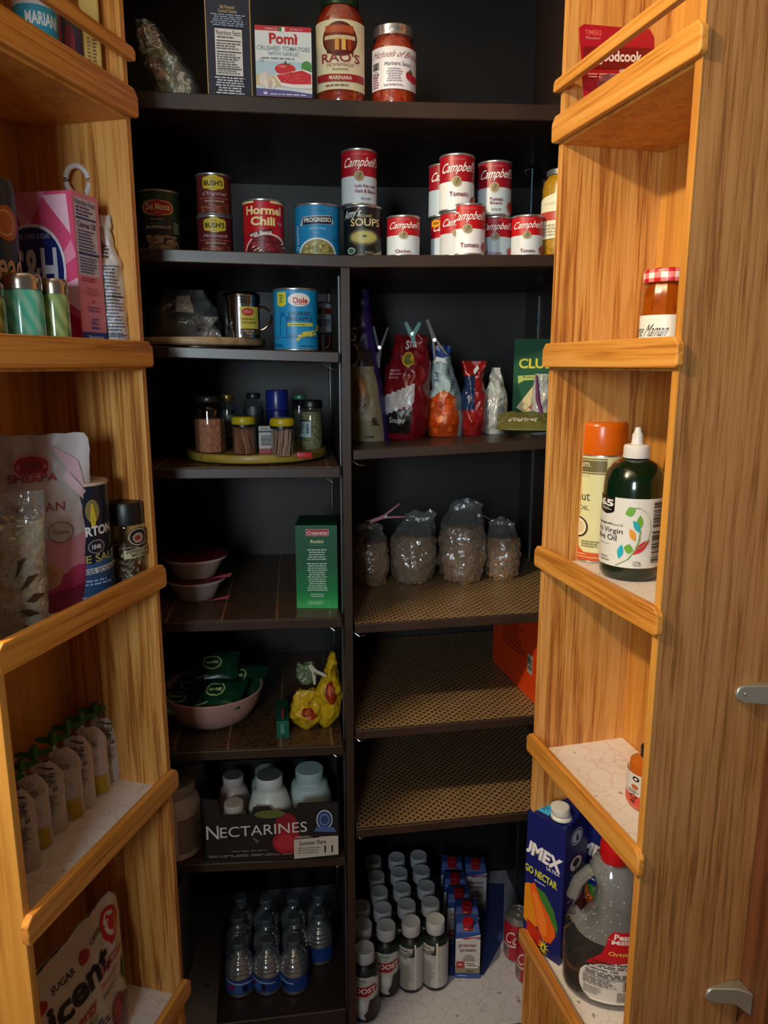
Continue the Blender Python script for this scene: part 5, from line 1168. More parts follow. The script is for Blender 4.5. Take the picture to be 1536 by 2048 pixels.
# ================================================================== right bay, bags of cereal
RING = M('#8a6238', .7)
def cereal(label, pl, pr, pt, pb, seed, fill=.62, flop=0.0, col='#8a6238'):
    s = slot(pl, pr, pt, pb, shelf=SI); t = thing('cereal_bag', label, 'bag', s.loc, s.rz); r, h = s.r, s.h
    def rad(z, a, k=1.0, amp=.10):
        q = z/h; R = interp(q, [(0, .72), (.05, .86), (.25, 1), (.5, 1.0), (fill, .90), (fill+.12, .74), (fill+.22, .60), (.93, .66), (1, .34)])*r*k
        flat = interp(q, [(0, 1), (fill, .9), (fill+.2, .35), (1, .12)])
        n_ = noise.noise(Vector((cos(a)*2.2, sin(a)*2.2, z*34+seed*5)))+.6*noise.noise(Vector((cos(a)*5, sin(a)*5, z*60+seed)))
        R *= 1+amp*n_*(1 if q < fill else 2.0)
        return R*sin(a)+flop*max(0, q-fill)*r*4, -R*cos(a)*flat
    n, m = 44, 44; vs = []
    for j in range(m+1):
        for i in range(n):
            x, y = rad(h*j/m, 2*pi*i/n); vs.append((x, y, h*j/m*(1-.10*max(0, j/m-.75)*4*(.5+noise.noise(Vector((cos(2*pi*i/n)*1.5, seed, 0)))))))
    fs = [(j*n+i, j*n+(i+1) % n, (j+1)*n+(i+1) % n, (j+1)*n+i) for j in range(m) for i in range(n)]+[tuple(range(n))[::-1]]
    obj('clear_film', vs, fs, FILM, t, True, None, 60)
    vs = []; m2 = 20
    for j in range(m2+1):
        for i in range(n):
            x, y = rad(h*fill*j/m2+.002, 2*pi*i/n, .90); vs.append((x, y, h*fill*j/m2+.002))
    fs = [(j*n+i, j*n+(i+1) % n, (j+1)*n+(i+1) % n, (j+1)*n+i) for j in range(m2) for i in range(n)]+[tuple(range(n))[::-1], tuple(m2*n+i for i in range(n))]
    o = obj('cereal_mass', vs, fs, foodmat('toasted_cereal_%d' % seed, ['#5c3f24', '#7a5530', '#8a6238', '#4c331c'], 120), t, True, None, 60)
    g = G(); rr = random.Random(seed); k = 0
    bm = bmesh.new()
    tor = []
    for i in range(12):
        for jn in range(6):
            a_ = 2*pi*i/12; b_ = 2*pi*jn/6; tor.append(Vector(((.0050+.0023*cos(b_))*cos(a_), (.0050+.0023*cos(b_))*sin(a_), .0023*sin(b_))))
    tf = [(i*6+jn, ((i+1) % 12)*6+jn, ((i+1) % 12)*6+(jn+1) % 6, i*6+(jn+1) % 6) for i in range(12) for jn in range(6)]
    for k in range(210):
        a_ = rr.uniform(-1.9, 1.9); z = h*fill*rr.uniform(.04, .98); x, y = rad(z, a_, .90); R = Matrix.Rotation(a_, 3, 'Z') @ Matrix.Rotation(rr.uniform(1.1, 2.0), 3, 'X') @ Matrix.Rotation(rr.uniform(-.5, .5), 3, 'Y')
        g.add([R @ v+Vector((x, y, z)) for v in tor], tf)
    o = g.build('cereal_rings', M(col, .7), t); o['kind'] = 'stuff'
cereal('clear bag of ring cereal nearest the divider', 697, 778, 1030, 1178, 1, .66)
cereal('clear bag of ring cereal, second from the divider, with a floppy top', 779, 874, 1004, 1173, 2, .62, .25)
cereal('largest clear bag of ring cereal with its pointed top upright', 876, 972, 985, 1173, 3, .66, .1)
cereal('smallest clear bag of ring cereal at the right end', 969, 1041, 1025, 1163, 4, .66, -.1)
clip_thing('pink and white clip on the bag nearest the divider', 772, 1032, 1.50, .35, '#b07088', .07, .007)
clip_thing('dark slim clip between the two right cereal bags', 958, 1030, 1.55, -.9, '#5a5058', .05, .005)
# orange box
zj = SJ(.35)+.002; q1 = at_z(1071, 1410, zj); q2 = at_z(985, 1322, zj)
dv = Vector((q2.x-q1.x, q2.y-q1.y)); d = min(dv.length, .30); dv.normalize()
w, hh = .07, SI(.35)-.0185-zj-.012
nn = Vector((dv.y, -dv.x)); c0 = Vector((q1.x, q1.y))+dv*d/2+nn*w/2
t = thing('orange_box', 'bright orange box with small barcode at the right end of an emptier shelf', 'box', (c0.x, c0.y, zj+H), atan2(dv.y, dv.x)-pi/2)
g = G(); g.box(-w/2, w/2, -d/2, d/2, 0, hh, bev=.0015); g.build('box_body', M('#c8380c', .4), t)
a = A_().r(-1, 1, 0, 1, '#d03c0c').r(.62, .82, .30, .52, '#a8a49c').bars(.64, .80, .33, .49, n=10, horiz=True).small(-.5, .5, .4, .8, 8, '#8a2408')
a.build('side_print', t, m_left(w, d, hh), None); A_().small(-.6, .6, .3, .8, 8, '#8a2408').build('front_print', t, m_front(w, d, hh), None)

# ================================================================== right door rack
ZR = [z-.030 for z in RZ]
def pl_rack(R, l, d): p = rk(R, l, d); return p
# red kitchen timer card
p = rk(RR, .045, .075); z0 = ZR[0]
def hgt(py, P, z): return at_y(768, py, P.y).z-z
wd = .128
t = thing('timer_package', 'bright red kitchen timer on a hanging card, leaning in the top right rack', 'package', (p.x+.002, p.y, z0+H), atan2(0.246, 0.969)*1.0, None, (0.0, -.07))
P2 = Vector((p.x, p.y)); hh = at_y(1200, 52, p.y).z-z0
g = G(); g.prism([(-wd*.42, 0), (wd*.42, 0), (wd*.5, hh*.80), (wd*.5, hh*.9), (wd*.44, hh*.97), (-wd*.44, hh), (-wd*.5, hh*.97)], -.001, .001); g.build('backing_card', M('#b01228', .4), t, False)
a = A_().t('TIMERS', -.86, -.42, .90, .95, '#e86860', b=.01).t('Minuteur', -.84, -.45, .865, .89, '#e0a0a0').e(-.04, .16, .83, .96, '#6a3010').r(-.92, .94, .60, .80, '#7a0c18').t('goodcook', -.55, .66, .635, .765, '#f0ece8', b=.03).e(.02, .42, .56, .60, '#d8b8b8').small(-.8, .6, .51, .56, 2, '#e0a0a8')
a.build('card_print', t, m_front(wd, .002, hh), None)
g = G(); g.box(-wd*.30, wd*.40, -.030, -.001, hh*.04, hh*.50, bev=.006); g.build('blister', clear('red_tinted_blister', '#e86a70', .25, .08, .10, .3, .15), t)
g = G(); g.box(-wd*.26, wd*.34, -.026, -.003, hh*.06, hh*.46, bev=.008); g.build('timer_body', M('#8a1424', .35), t)
A_().t('good', -.1, .38, .34, .41, '#e8c8c8', b=.03).build('timer_print', t, m_front(wd, .0525, hh), None)
# marmalade jar
s = slot(1283, 1381, 531, 690, Y=1.08, z=ZR[1]); s.h = at_y(1330, 533, 1.08-s.r).z-ZR[1]
t = thing('jam_jar', 'orange marmalade jar with red gingham lid in the right door rack', 'jar', s.loc, s.rz)
pr = [(0, .0), (.85, 0), (.97, .02), (1, .06), (1, .62), (.98, .72), (.90, .80), (.84, .84), (.84, .86)]
sub(t, 'marmalade', foodmat('amber_marmalade', ['#a84608', '#b8540c', '#983c06'], 60, .15, .1), [(x*.96, y) for x, y in pr]+[(0, .86)], s, 12, ang=15)
sub(t, 'glass_jar', GLASS, pr, s, 12, ang=15)
g = G(); r, h = s.r, s.h
g.lathe([(r*.86, h*.855), (r*.94, h*.855), (r*.95, h*.865), (r*.95, h*.955), (r*.93, h*.985), (r*.85, h), (0, h)], 48); 
def ging():
    m, nt, b, N, L = nodes('red_gingham_lid'); tc = N('ShaderNodeTexCoord')
    sx = N('ShaderNodeSeparateXYZ'); L(tc.outputs['Object'], sx.inputs[0])
    at = N('ShaderNodeMath'); at.operation = 'ARCTAN2'; L(sx.outputs['X'], at.inputs[0]); L(sx.outputs['Y'], at.inputs[1])
    mu = N('ShaderNodeMath'); mu.operation = 'MULTIPLY'; mu.inputs[1].default_value = 11; L(at.outputs[0], mu.inputs[0])
    s1 = N('ShaderNodeMath'); s1.operation = 'SINE'; L(mu.outputs[0], s1.inputs[0]); g1 = N('ShaderNodeMath'); g1.operation = 'GREATER_THAN'; g1.inputs[1].default_value = 0; L(s1.outputs[0], g1.inputs[0])
    mz = N('ShaderNodeMath'); mz.operation = 'MULTIPLY'; mz.inputs[1].default_value = 420; L(sx.outputs['Z'], mz.inputs[0]); s2 = N('ShaderNodeMath'); s2.operation = 'SINE'; L(mz.outputs[0], s2.inputs[0]); g2 = N('ShaderNodeMath'); g2.operation = 'GREATER_THAN'; g2.inputs[1].default_value = 0; L(s2.outputs[0], g2.inputs[0])
    ad = N('ShaderNodeMath'); ad.operation = 'ADD'; L(g1.outputs[0], ad.inputs[0]); L(g2.outputs[0], ad.inputs[1]); dv = N('ShaderNodeMath'); dv.operation = 'MULTIPLY'; dv.inputs[1].default_value = .5; L(ad.outputs[0], dv.inputs[0])
    r = ramp(nt, [(0, '#f2e8e4'), (.5, '#e88078'), (1, '#c41c24')]); r.color_ramp.interpolation = 'CONSTANT'; r.color_ramp.elements[1].position = .4; r.color_ramp.elements[2].position = .9
    L(dv.outputs[0], r.inputs[0]); L(r.outputs[0], b.inputs['Base Color']); b.inputs['Roughness'].default_value = .35; return m
g.build('gingham_lid', ging(), t)
C_().r(-.95, .95, 0, 1, '#ece8dc').t('Bonne Maman', -1.05, .15, .52, .80, '#3a3a3a', sh=.5).t('Marmalade', -.9, .5, .24, .50, '#5a5a5a', sh=.5).small(-.5, .5, .02, .12, 1, '#8a8a8a').build('printed_label', t, m_cyl(s.r*1.0+.0006, s.h*.48, s.h*.02), (.15, None))
# cooking spray
s = slot(1151, 1247, 839, 1128, z=ZR[2]); 
t = thing('cooking_spray', 'cream coconut oil spray can with orange cap behind the green bottle', 'spray can', s.loc, s.rz)
sub(t, 'can_body', TIN, [(0, .004), (.9, 0), (.98, .002), (.99, .012), (.97, .018), (.97, .76), (.95, .775), (.80, .79)], s, 44)
sub(t, 'orange_cap', M('#d8620c', .25), [(.80, .775), (.99, .775), (1.0, .78), (.98, .97), (.95, .992), (.90, 1), (0, 1)], s, 48)
a = C_().r(-2, 2, 0, 1, '#dcd8a4').r(-2, .25, .835, .985, '#6e6438').r(-2, .25, .965, .972, '#d8d0a8').r(-2, .25, .848, .855, '#d8d0a8').t('spectrum.', -1.15, -.38, .885, .95, '#e6e0c8').t('NATURALS', -1.1, -.4, .81, .825, '#a8a078')
a.t('coconut', -1.25, -.36, .58, .65, '#4a4838').t('OIL', -.78, -.38, .49, .53, '#5a5840').small(-1.2, -.38, .45, .475, 1, '#8a8468').e(-.95, -.38, .22, .42, '#2a1a10').e(-.93, -.44, .235, .405, '#e8dcc0').e(-.85, -.52, .26, .38, '#d8c09c').small(-.6, .3, .13, .20, 3, '#8a8458', 5).p([(-2, .10), (-.75, .16), (-.7, .12), (-.5, .08), (2, .075), (2, 0), (-2, 0)], '#cc5420').r(-2, 2, .03, .036, '#e0d0a0').small(-.9, -.2, .05, .07, 1, '#e8c8a8')
a.build('printed_label', t, m_cyl(s.r*.975, s.h*.745, s.h*.018), (.14, None))
# olive oil bottle
s = slot(1207, 1326, 849, 1166, z=ZR[2]+.0)
t = thing('olive_oil_bottle', 'dark green olive oil bottle with white squeeze top in the right rack', 'bottle', s.loc, s.rz); r, h = s.r, s.h
GRN = M('#05200e', .16, 0, .6)
sub(t, 'bottle_body', GRN, [(0, .006), (.78, 0), (.90, .008), (.98, .03), (1, .06), (1, .60), (.97, .66), (.88, .72), (.70, .765), (.45, .79), (.34, .80), (.34, .82)], s, 56)
sub(t, 'white_cap', M('#ece8e2', .35), [(.34, .80), (.42, .80), (.43, .805), (.42, .875), (.38, .885), (.2, .89), (.19, .90), (.17, .955), (.14, .96), (.12, .97), (.09, .995), (.04, 1), (0, 1)], s, 40)
f = lambda y: (1133-y)/145.0
a = C_().r(-1.35, 1.3, 0, 1, '#dfe0dc').p([(-1.1, 1), (-.56, 1), (-.56, .80), (-.62, .77), (-.8, .74), (-.95, .77), (-1.1, .80)], '#141414').t('365', -1.05, -.60, .855, .96, '#e8e8e8', b=.04).small(-.95, -.62, .80, .84, 2, '#d0d0d0').small(-1.2, -.30, .595, .625, 1, '#3a3a3a', 3).t('Mediterranean Blend', -1.3, -.28, .59, .625, '#3a3a3a').t('Extra Virgin', -1.1, -.26, .46, .555, '#1e1e1e', b=.01).t('Olive Oil', -1.0, -.44, .37, .455, '#1e1e1e', b=.01).small(-.95, -.5, .30, .32, 1, '#9a9a9a').small(-.9, -.6, .05, .14, 2, '#8a8a8a')
def leaf(u, v, L, W_, ang, c):
    pts = []
    for i in range(14):
        q = i/13.0; pts.append((q*L, W_*sin(pi*q)))
    for i in range(14):
        q = 1-i/13.0; pts.append((q*L, -W_*sin(pi*q)))
    return [(u+x*cos(ang)-y*sin(ang), v+(x*sin(ang)+y*cos(ang))*.62) for x, y in pts], c
for L_ in ((-.22, .78, .34, .11, .35, '#6aa830'), (.22, .55, .36, .1, 1.5, '#6aa830'), (.28, .52, .38, .08, 2.3, '#20a8c0'), (.14, .40, .34, .09, 2.2, '#e09820'), (-.20, .30, .3, .11, -.2, '#6aa830'), (-.34, .12, .36, .09, 1.35, '#20b0c8'), (.08, .20, .60, .09, .62, '#d02c40')): a.p(*leaf(*L_))
for (x0, y0, x1, y1) in ((-.45, .02, -.1, .12), (-.1, .12, .12, .26), (.12, .26, .22, .40), (.22, .40, .25, .56)): a.p([(x0, y0), (x1, y1), (x1+.035, y1), (x0+.05, y0)], '#78a040')
cur = [(0, .88), (.2, .88), (.4, .82), (.52, .70), (.56, .56), (.5, .42), (.35, .33), (.2, .30)]
for (x0, y0), (x1, y1) in zip(cur, cur[1:]): a.p([(x0, y0), (x1, y1), (x1+.02, y1-.012), (x0+.02, y0-.012)], '#7f9a5a')
a.bars(.62, .98, .58, .96, n=22, horiz=True).bars(.62, .98, .08, .55, n=20, seed=9, horiz=True).r(.1, .32, .045, .10, '#8a8f8a').small(.12, .3, .05, .095, 2, '#e0e0e0')
a.build('printed_label', t, m_cyl(r+.0007, h*.458, h*.098), (.12, None))
# small amber bottle
s = slot(1257, 1338, 1473, 1632, z=ZR[3])
t = thing('juice_bottle', 'small amber bottle with black cap half hidden by the right rack side', 'bottle', s.loc, s.rz)
sub(t, 'bottle_body', M('#c8641c', .12, 0, .8), [(0, .01), (.75, 0), (.95, .03), (1, .08), (1, .62), (.92, .74), (.6, .80), (.42, .84), (.40, .86)], s, 48)
sub(t, 'black_cap', M('#121212', .35), [(.4, .84), (.46, .84), (.47, .85), (.47, .985), (.43, 1), (0, 1)], s, 36)
C_().r(-1.2, 1.2, .0, 1, '#e0dcd6').r(-1.2, 1.2, 0, .32, '#d8503c').e(-.7, -.4, .78, .94, '#181818').e(-.62, -.48, .82, .90, '#e0dcd6').e(-.72, -.42, .52, .68, '#c0683c').small(-.85, -.3, .38, .5, 3, '#6a5a58').ring(-.75, -.45, .22, .36, '#181818', .3).e(-.72, -.5, .08, .18, '#6a1018').build('printed_label', t, m_cyl(s.r+.0006, s.h*.52, s.h*.10), (.15, None))
# two juice cartons
def juice(label, P, rz, src=None):
    if src:
        t = src.copy(); COL.objects.link(t); t.location = P; t.rotation_euler = (0, 0, rz); t['label'] = label
        for c in list(src.children):
            d_ = c.copy(); COL.objects.link(d_); d_.parent = t
        return t
    t = thing('juice_carton', label, 'carton', P, rz, 'mango juice cartons'); w, d, h = .086, .074, JH
    g = G(); vs = [(-w/2, -d/2, 0), (w/2, -d/2, 0), (w/2, d/2, 0), (-w/2, d/2, 0), (-w/2, -d/2, h*.93), (w/2, -d/2, h*.93), (w/2, d/2, h), (-w/2, d/2, h)]
    g.add(vs, [(3, 2, 1, 0), (4, 5, 6, 7), (0, 1, 5, 4), (1, 2, 6, 5), (2, 3, 7, 6), (3, 0, 4, 7)]); o = g.build('carton_body', M('#141c5c', .3), t, False); md = o.modifiers.new('b', 'BEVEL'); md.width = .003; md.segments = 3
    fz = lambda x, y: h*.93+(y+d/2)/d*h*.07
    g = G(); g.box(-w/2, w/2, -.0007, .0007, 0, .007, f=lambda p: Vector((p.x, p.y+.004, fz(p.x, .004)+p.z))); g.build('top_seam', M('#141c5c', .3), t, False)
    g = G(); g.lathe([(.020, 0), (.019, .004), (.0165, .006), (.0165, .010), (.0175, .0105), (.0175, .024), (.0165, .026), (0, .026)], 36, f=lambda p: Vector((p.x+.018, p.y-.016+p.z*-.25, fz(0, -.016)+p.z))); g.build('white_cap', M('#e0e0d8', .35), t)
    hh = h*.93
    a = A_().r(-1, 1, 0, 1, '#16206a').t('JUMEX', -1.55, .86, .67, .80, '#eceaf0', sh=.5, b=.05, rise=-.03).t('ULTRA', .1, .8, .645, .67, '#e8e8f0', b=.02).t('MANGO NECTAR', -1.7, .7, .56, .615, '#d8dc40', b=.03, rise=-.02).small(-.5, .3, .51, .53, 1, '#a8b0e0')
    a.e(-1.3, .1, .16, .48, '#e08c1c').p([(-.75, .46), (-.5, .50), (0, .42), (.6, .30), (.75, .20), (.5, .12), (.1, .11), (-.2, .18)], '#e8601c').p([(-.6, .44), (-.3, .42), (.2, .28), (.3, .16), (0, .14), (-.3, .26)], '#f08030').p([(-.4, .48), (.1, .47), (.6, .38), (.85, .27), (.8, .22), (.3, .33), (-.1, .40)], '#3f7a34').p([(-.8, .20), (-.1, .16), (.1, .06), (-.5, .0), (-.8, .06)], '#c02c1c')
    for k in range(12):
        q = 2*pi*k/12; a.p([(.15+.05*cos(q+.5), .06+.02*sin(q+.5)), (.15+.32*cos(q), .06+.075*sin(q)), (.15+.05*cos(q-.5), .06+.02*sin(q-.5))], '#e8d820')
    a.build('front_print', t, m_front(w, d, hh), None)
    a = A_().r(-1, 1, 0, 1, '#141c60').ring(-.5, .5, .84, .96, '#e0e0e8', .1).e(-.38, .38, .855, .945, '#d8d8e4').p([(-.15, .87), (.2, .87), (0, .93)], '#141c60').e(-.5, .5, .655, .755, '#e8e8e4').ring(-.55, .55, .65, .76, '#c03040', .12).e(-.3, .3, .685, .74, '#241812').r(-.04, .04, .66, .70, '#241812').small(-.5, .5, .635, .65, 1, '#5ab040').small(-.6, .6, .53, .62, 5, '#a8b0d0', 4, .5, True).small(-.6, .6, .44, .46, 2, '#a8b0d0').small(-.7, .7, .28, .38, 7, '#b8b060', 6).small(-.7, .7, .19, .25, 3, '#a8b0d0', 7).r(-.8, .8, .02, .10, '#d8d8d8').bars(-.7, .7, .03, .09, n=20)
    a.build('right_print', t, m_right(w, d, hh), None)
    A_().r(-1, 1, 0, 1, '#141c60').build('left_print', t, m_left(w, d, hh), None)
    a = A_().r(-.75, -.35, .15, .45, '#e8e4c8').r(-.55, .2, .0, .0, '#e0e0e0')
    fn = lambda u, v, o: (u*w/2, (v-.5)*d, fz(0, (v-.5)*d)+o+.0005)
    A_().p([(-.9, .58), (-.3, .58), (-.3, .74), (-.9, .74)], '#d8d4b0').p([(-.85, .12), (-.05, .12), (-.05, .45), (-.85, .45)], '#38a0d0').small(-.7, -.2, .2, .38, 3, '#185a88').build('top_print', t, fn, None)
    return t
pb_ = at_z(1105, 1933, ZR[4]); P0 = Vector((pb_.x, pb_.y))
ang = radians(-48)
JH = at_y(1122, 1662, pb_.y).z-ZR[4]; JH /= .93
w_, d_ = .086, .074
cx_ = P0+Vector((cos(ang)*(-w_/2)-sin(ang)*(d_/2), sin(ang)*(-w_/2)+cos(ang)*(d_/2)))
cc_ = at_z(1118, 1932, ZR[4]); corner = Vector((cc_.x, cc_.y))
ctr = corner-Vector((cos(ang)*w_/2-sin(ang)*(-d_/2), sin(ang)*w_/2+cos(ang)*(-d_/2)))
J1 = juice('left blue mango juice carton with white cap on the lowest right rack shelf', (ctr.x, ctr.y, ZR[4]+H), ang)
c2 = ctr+Vector((.098, .018)); juice('right blue mango juice carton, half hidden behind the syrup jug', (c2.x, c2.y, ZR[4]+H), radians(-44), J1)
# syrup jug
s = slot(1132, 1300, 1628, 2046, z=ZR[4]); r, h = s.r, s.h
s.y = s.y; t = thing('syrup_jug', 'big clear syrup jug with red cap, half full of dark syrup', 'jug', s.loc, s.rz)
JP = [(0, .01), (.80, 0), (.94, .015), (1, .05), (1, .36), (.94, .46), (.84, .56), (.80, .66), (.76, .74), (.62, .82), (.42, .87), (.34, .89), (.34, .91)]
fl_ = lambda p: Vector((p.x*(interp(p.z/h, [(.38, 1), (.48, .62), (.56, .42), (.74, .42), (.86, 1)]) if p.x < 0 else 1), p.y*.72, p.z))
g = G(); LV = .43
lo = [(a*r, b*h) for a, b in JP if b < LV]+[(.96*r, LV*h)]; hi = [(.96*r, LV*h)]+[(a*r, b*h) for a, b in JP if b > LV]
n_ = 56
for prf, mm in ((lo, 0), (hi, 1)):
    vs = [fl_(Vector((q*sin(2*pi*i/n_), -q*cos(2*pi*i/n_), z))) for q, z in prf for i in range(n_)]
    g.add(vs, [(j*n_+i, j*n_+(i+1) % n_, (j+1)*n_+(i+1) % n_, (j+1)*n_+i) for j in range(len(prf)-1) for i in range(n_)], mm)
g.build('jug_body', [clear('jug_plastic_over_syrup', '#d8d8da', .15, .06, .02, .0, .03), clear('jug_plastic', '#d0d0d2', .25, .10, .05, .0, .24)], t, ang=60)
g = G(); g.lathe([(a*r*.965, b*h+.001) for a, b in JP if b < .40]+[(.955*r, .415*h), (0, .415*h)], 56, f=fl_); g.build('syrup', M('#080302', .45), t, ang=60)
g = G(); g.lathe([(.30*r, .885*h), (.34*r, .885*h), (.35*r, .89*h), (.34*r, .985*h), (.31*r, h), (0, h)], 40, c=(r*.06, 0)); g.build('red_cap', M('#c8141c', .3), t)
# handle: loop at the left
hp = [(-.22, .80), (-.48, .77), (-.72, .69), (-.84, .58), (-.80, .48), (-.62, .41)]
g = G(); g.tube([(x*r, 0, z*h) for x, z in hp], [r*.13, r*.15, r*.15, r*.15, r*.16, r*.2], 14); g.build('handle', clear('handle_plastic', '#d0d2d4', .3, .08, .12, .0, .22), t, ang=60)
g = G(); rr = random.Random(8)
bub = []
for i in range(60):
    a_ = rr.uniform(-.8, .9); z = rr.uniform(.45, .80); R_ = interp(z, [(b, a) for a, b in JP if a > .1])*r
    c0 = Vector((R_*sin(a_), -R_*cos(a_)*.72, z*h)); q = rr.uniform(.0006, .0013)
    g.lathe([(0, -q), (q*.8, -q*.5), (q, 0), (q*.8, q*.5), (0, q)], 6, f=lambda p, c0=c0: p+c0)
o = g.build('droplets', M('#e8e0d8', .1), t); o['kind'] = 'stuff'
a = C_().p([(-.02, .78), (.04, .92), (.16, .98), (1.2, .98), (1.3, .5), (-.42, .5), (-.30, .58), (-.1, .68)], '#c01420').e(-.56, 1.6, -.10, .60, '#e0dcd8', k=2.5)
a.t('Pearl', .18, .62, .89, .96, '#f0e0e0', sh=.3, b=.03).t('Milling', .12, .72, .815, .885, '#f0e0e0', sh=.3, b=.03).t('Original', .06, .66, .67, .735, '#e8c860', sh=.4, b=.02).t('Nutrition Facts', -.26, .50, .545, .585, '#202020', b=.03).small(-.33, .8, .49, .535, 2, '#303030', 3).t('Calories 100', -.38, .3, .445, .48, '#202020', b=.02).small(-.42, .8, .36, .43, 4, '#484848', 4).r(-.45, .85, .345, .352, '#303030').small(-.46, .35, .22, .335, 9, '#707070', 5, .5).small(-.44, .0, .09, .2, 6, '#909090', 6, .5).bars(.42, .85, .2, .34, n=16).small(.3, .8, .05, .18, 7, '#606060', 8)
a.build('printed_label', t, lambda u, v, o: (lambda R_: (R_*sin(u), -R_*cos(u)*.72, h*(.06+v*.47)))(interp(.06+v*.47, [(b, a) for a, b in JP if a > .1])*r+o), (.12, .05), base=.0008)

# ================================================================== left door rack
def slotd(pl, pr, pt, pb, d, z):
    R = RL; y = Vector((R[1].y, -R[1].x)); y = Vector((-R[1].y, R[1].x))*R[2]
    q = ray((pl+pr)/2, (pt+pb)/2); dr = Vector((q[0], q[1])); t = (d+R[0].dot(y))/dr.dot(y)
    return slot(pl, pr, pt, pb, z=z, Y=t*q[1])
# top shelf of the left rack
s = slotd(26, 112, -60, 90, .062, ZR[0]); s.h = .15
t = thing('snack_cup', 'white and bright blue paper cup in the top left rack', 'cup', s.loc, s.rz)
sub(t, 'cup_body', M('#d4dadc', .35), [(0, .004), (.86, 0), (.88, .01), (1.0, .93), (1.03, .935), (1.03, .95), (0, .95)], s, 40)
C_().r(-1.5, 1.5, 0, 1, '#d2dade').r(-1.5, 1.5, 0, .62, '#2a9ec0').t('MARIANI', -.45, .9, .44, .56, '#e8f0f2', b=.03).e(.1, .7, .68, .98, '#7a3a34').e(.2, .6, .71, .92, '#a05a4c').e(-.9, -.4, .66, .9, '#2a9ec0').p([(-.4, .66), (.1, .86), (.0, .9), (-.5, .72)], '#5a2a20').build('printed_label', t, lambda u, v, o: ((s.r*(.895+.1*v)+o)*sin(u), -(s.r*(.895+.1*v)+o)*cos(u), s.h*(.08+.84*v)), (.15, .1))
def rbox(label, name, pl, pr, hh, d, dep, base, art, z, cat='box', rz=None, tilt=None):
    s = slotd(pl, pr, 60, 100, d, z); s.h = hh
    return carton(name, label, s, s.w, dep, hh, base, {'front': art}, rz=s.rz if rz is None else rz, cat=cat, tilt=tilt)
rbox('thin crimson packet beside the blue cup in the top left rack', 'snack_packet', 106, 122, .115, .075, .05, '#a01828', A_().small(-.6, .6, .2, .8, 8, '#c86070'), ZR[0], 'packet')
rbox('dark purple fruit box between the crimson packet and the yellow box', 'fruit_snack_box', 123, 163, .12, .060, .04, '#2c1430', A_().e(-.6, .3, .45, .8, '#8a1838').e(-.2, .7, .2, .55, '#5c1c2c').e(-.8, .0, .1, .35, '#74202c').small(-.6, .6, .85, .95, 2, '#b090a8').r(-1, -.8, 0, 1, '#5a4a8a'), ZR[0])
rbox('narrow yellow box with printed lettering in the top left rack', 'seasoning_box', 163, 200, .145, .040, .03, '#b89a4c', A_().r(-.8, .8, .05, .93, '#c8aa5c').small(-.4, .0, .1, .6, 16, '#8a4a2c', 3).small(.1, .6, .1, .65, 18, '#7a4a34', 4), ZR[0])
# second shelf
z1 = ZR[1]
s = slotd(-75, 36, 345, 690, .085, z1)
t = thing('flour_bag', 'dark blue flour packet with copper circle at the far left edge', 'bag', s.loc, s.rz)
sub(t, 'packet_body', M('#14304a', .4), [(0, .0), (.92, 0), (.98, .02), (1, .06), (1, .93), (.97, .97), (.9, 1), (0, 1)], s, 48)
C_().e(.15, .92, .70, .92, '#b86428').ring(.25, .82, .73, .89, '#e0c8a0', .1).t('Bread', -.5, .95, .44, .64, '#c8a484', b=.02).t('BREAD FLOUR', -.6, .96, .355, .405, '#c8ccd0', b=.01).t('ORGANIC', -.1, .94, .27, .31, '#b88a5c', b=.01).r(-1, 1, .12, .2, '#8a5a2c').build('printed_label', t, m_cyl(s.r+.0006, s.h*.86, s.h*.06), (.15, None))
def gjar(label, pl, pr, pt, pb, d, col):
    s = slotd(pl, pr, pt, pb, d, z1); t = thing('candle_jar', label, 'jar', s.loc, s.rz)
    m, nt, b, N, L = nodes('swirled_glass_'+col[1:]); b.inputs['Base Color'].default_value = lin(col); b.inputs['Roughness'].default_value = .18; b.inputs['Coat Weight'].default_value = .5
    wv = N('ShaderNodeTexWave'); wv.wave_type = 'BANDS'; wv.inputs['Scale'].default_value = 22; wv.inputs['Distortion'].default_value = 3; tc = N('ShaderNodeTexCoord'); mp = N('ShaderNodeMapping'); mp.inputs['Rotation'].default_value = (0, .5, 0); L(tc.outputs['Object'], mp.inputs[0]); L(mp.outputs[0], wv.inputs['Vector'])
    r_ = ramp(nt, [(0, col), (1, '#8fcbb0' if col == '#4fb8a0' else '#a0b070')]); L(wv.outputs['Fac'], r_.inputs[0]); L(r_.outputs[0], b.inputs['Base Color'])
    sub(t, 'glass_jar', m, [(0, .004), (.88, 0), (.97, .02), (1, .05), (1, .72), (.96, .79), (.88, .83)], s, 40)
    sub(t, 'metal_lid', M('#b8b0a0', .22, .9), [(.86, .82), (.97, .82), (.98, .83), (.96, .85), (.98, .87), (.98, .95), (.94, .985), (.88, 1), (0, 1)], s, 44)
gjar('turquoise glass jar with silver lid on the second left rack shelf', 8, 86, 544, 692, .045, '#4fb8a0')
gjar('smaller olive green glass jar with brassy lid right of the turquoise jar', 85, 138, 556, 690, .031, '#6f8c54')
gjar('olive glass jar cut by the left edge of the view', -62, 9, 560, 692, .05, '#5c7420')
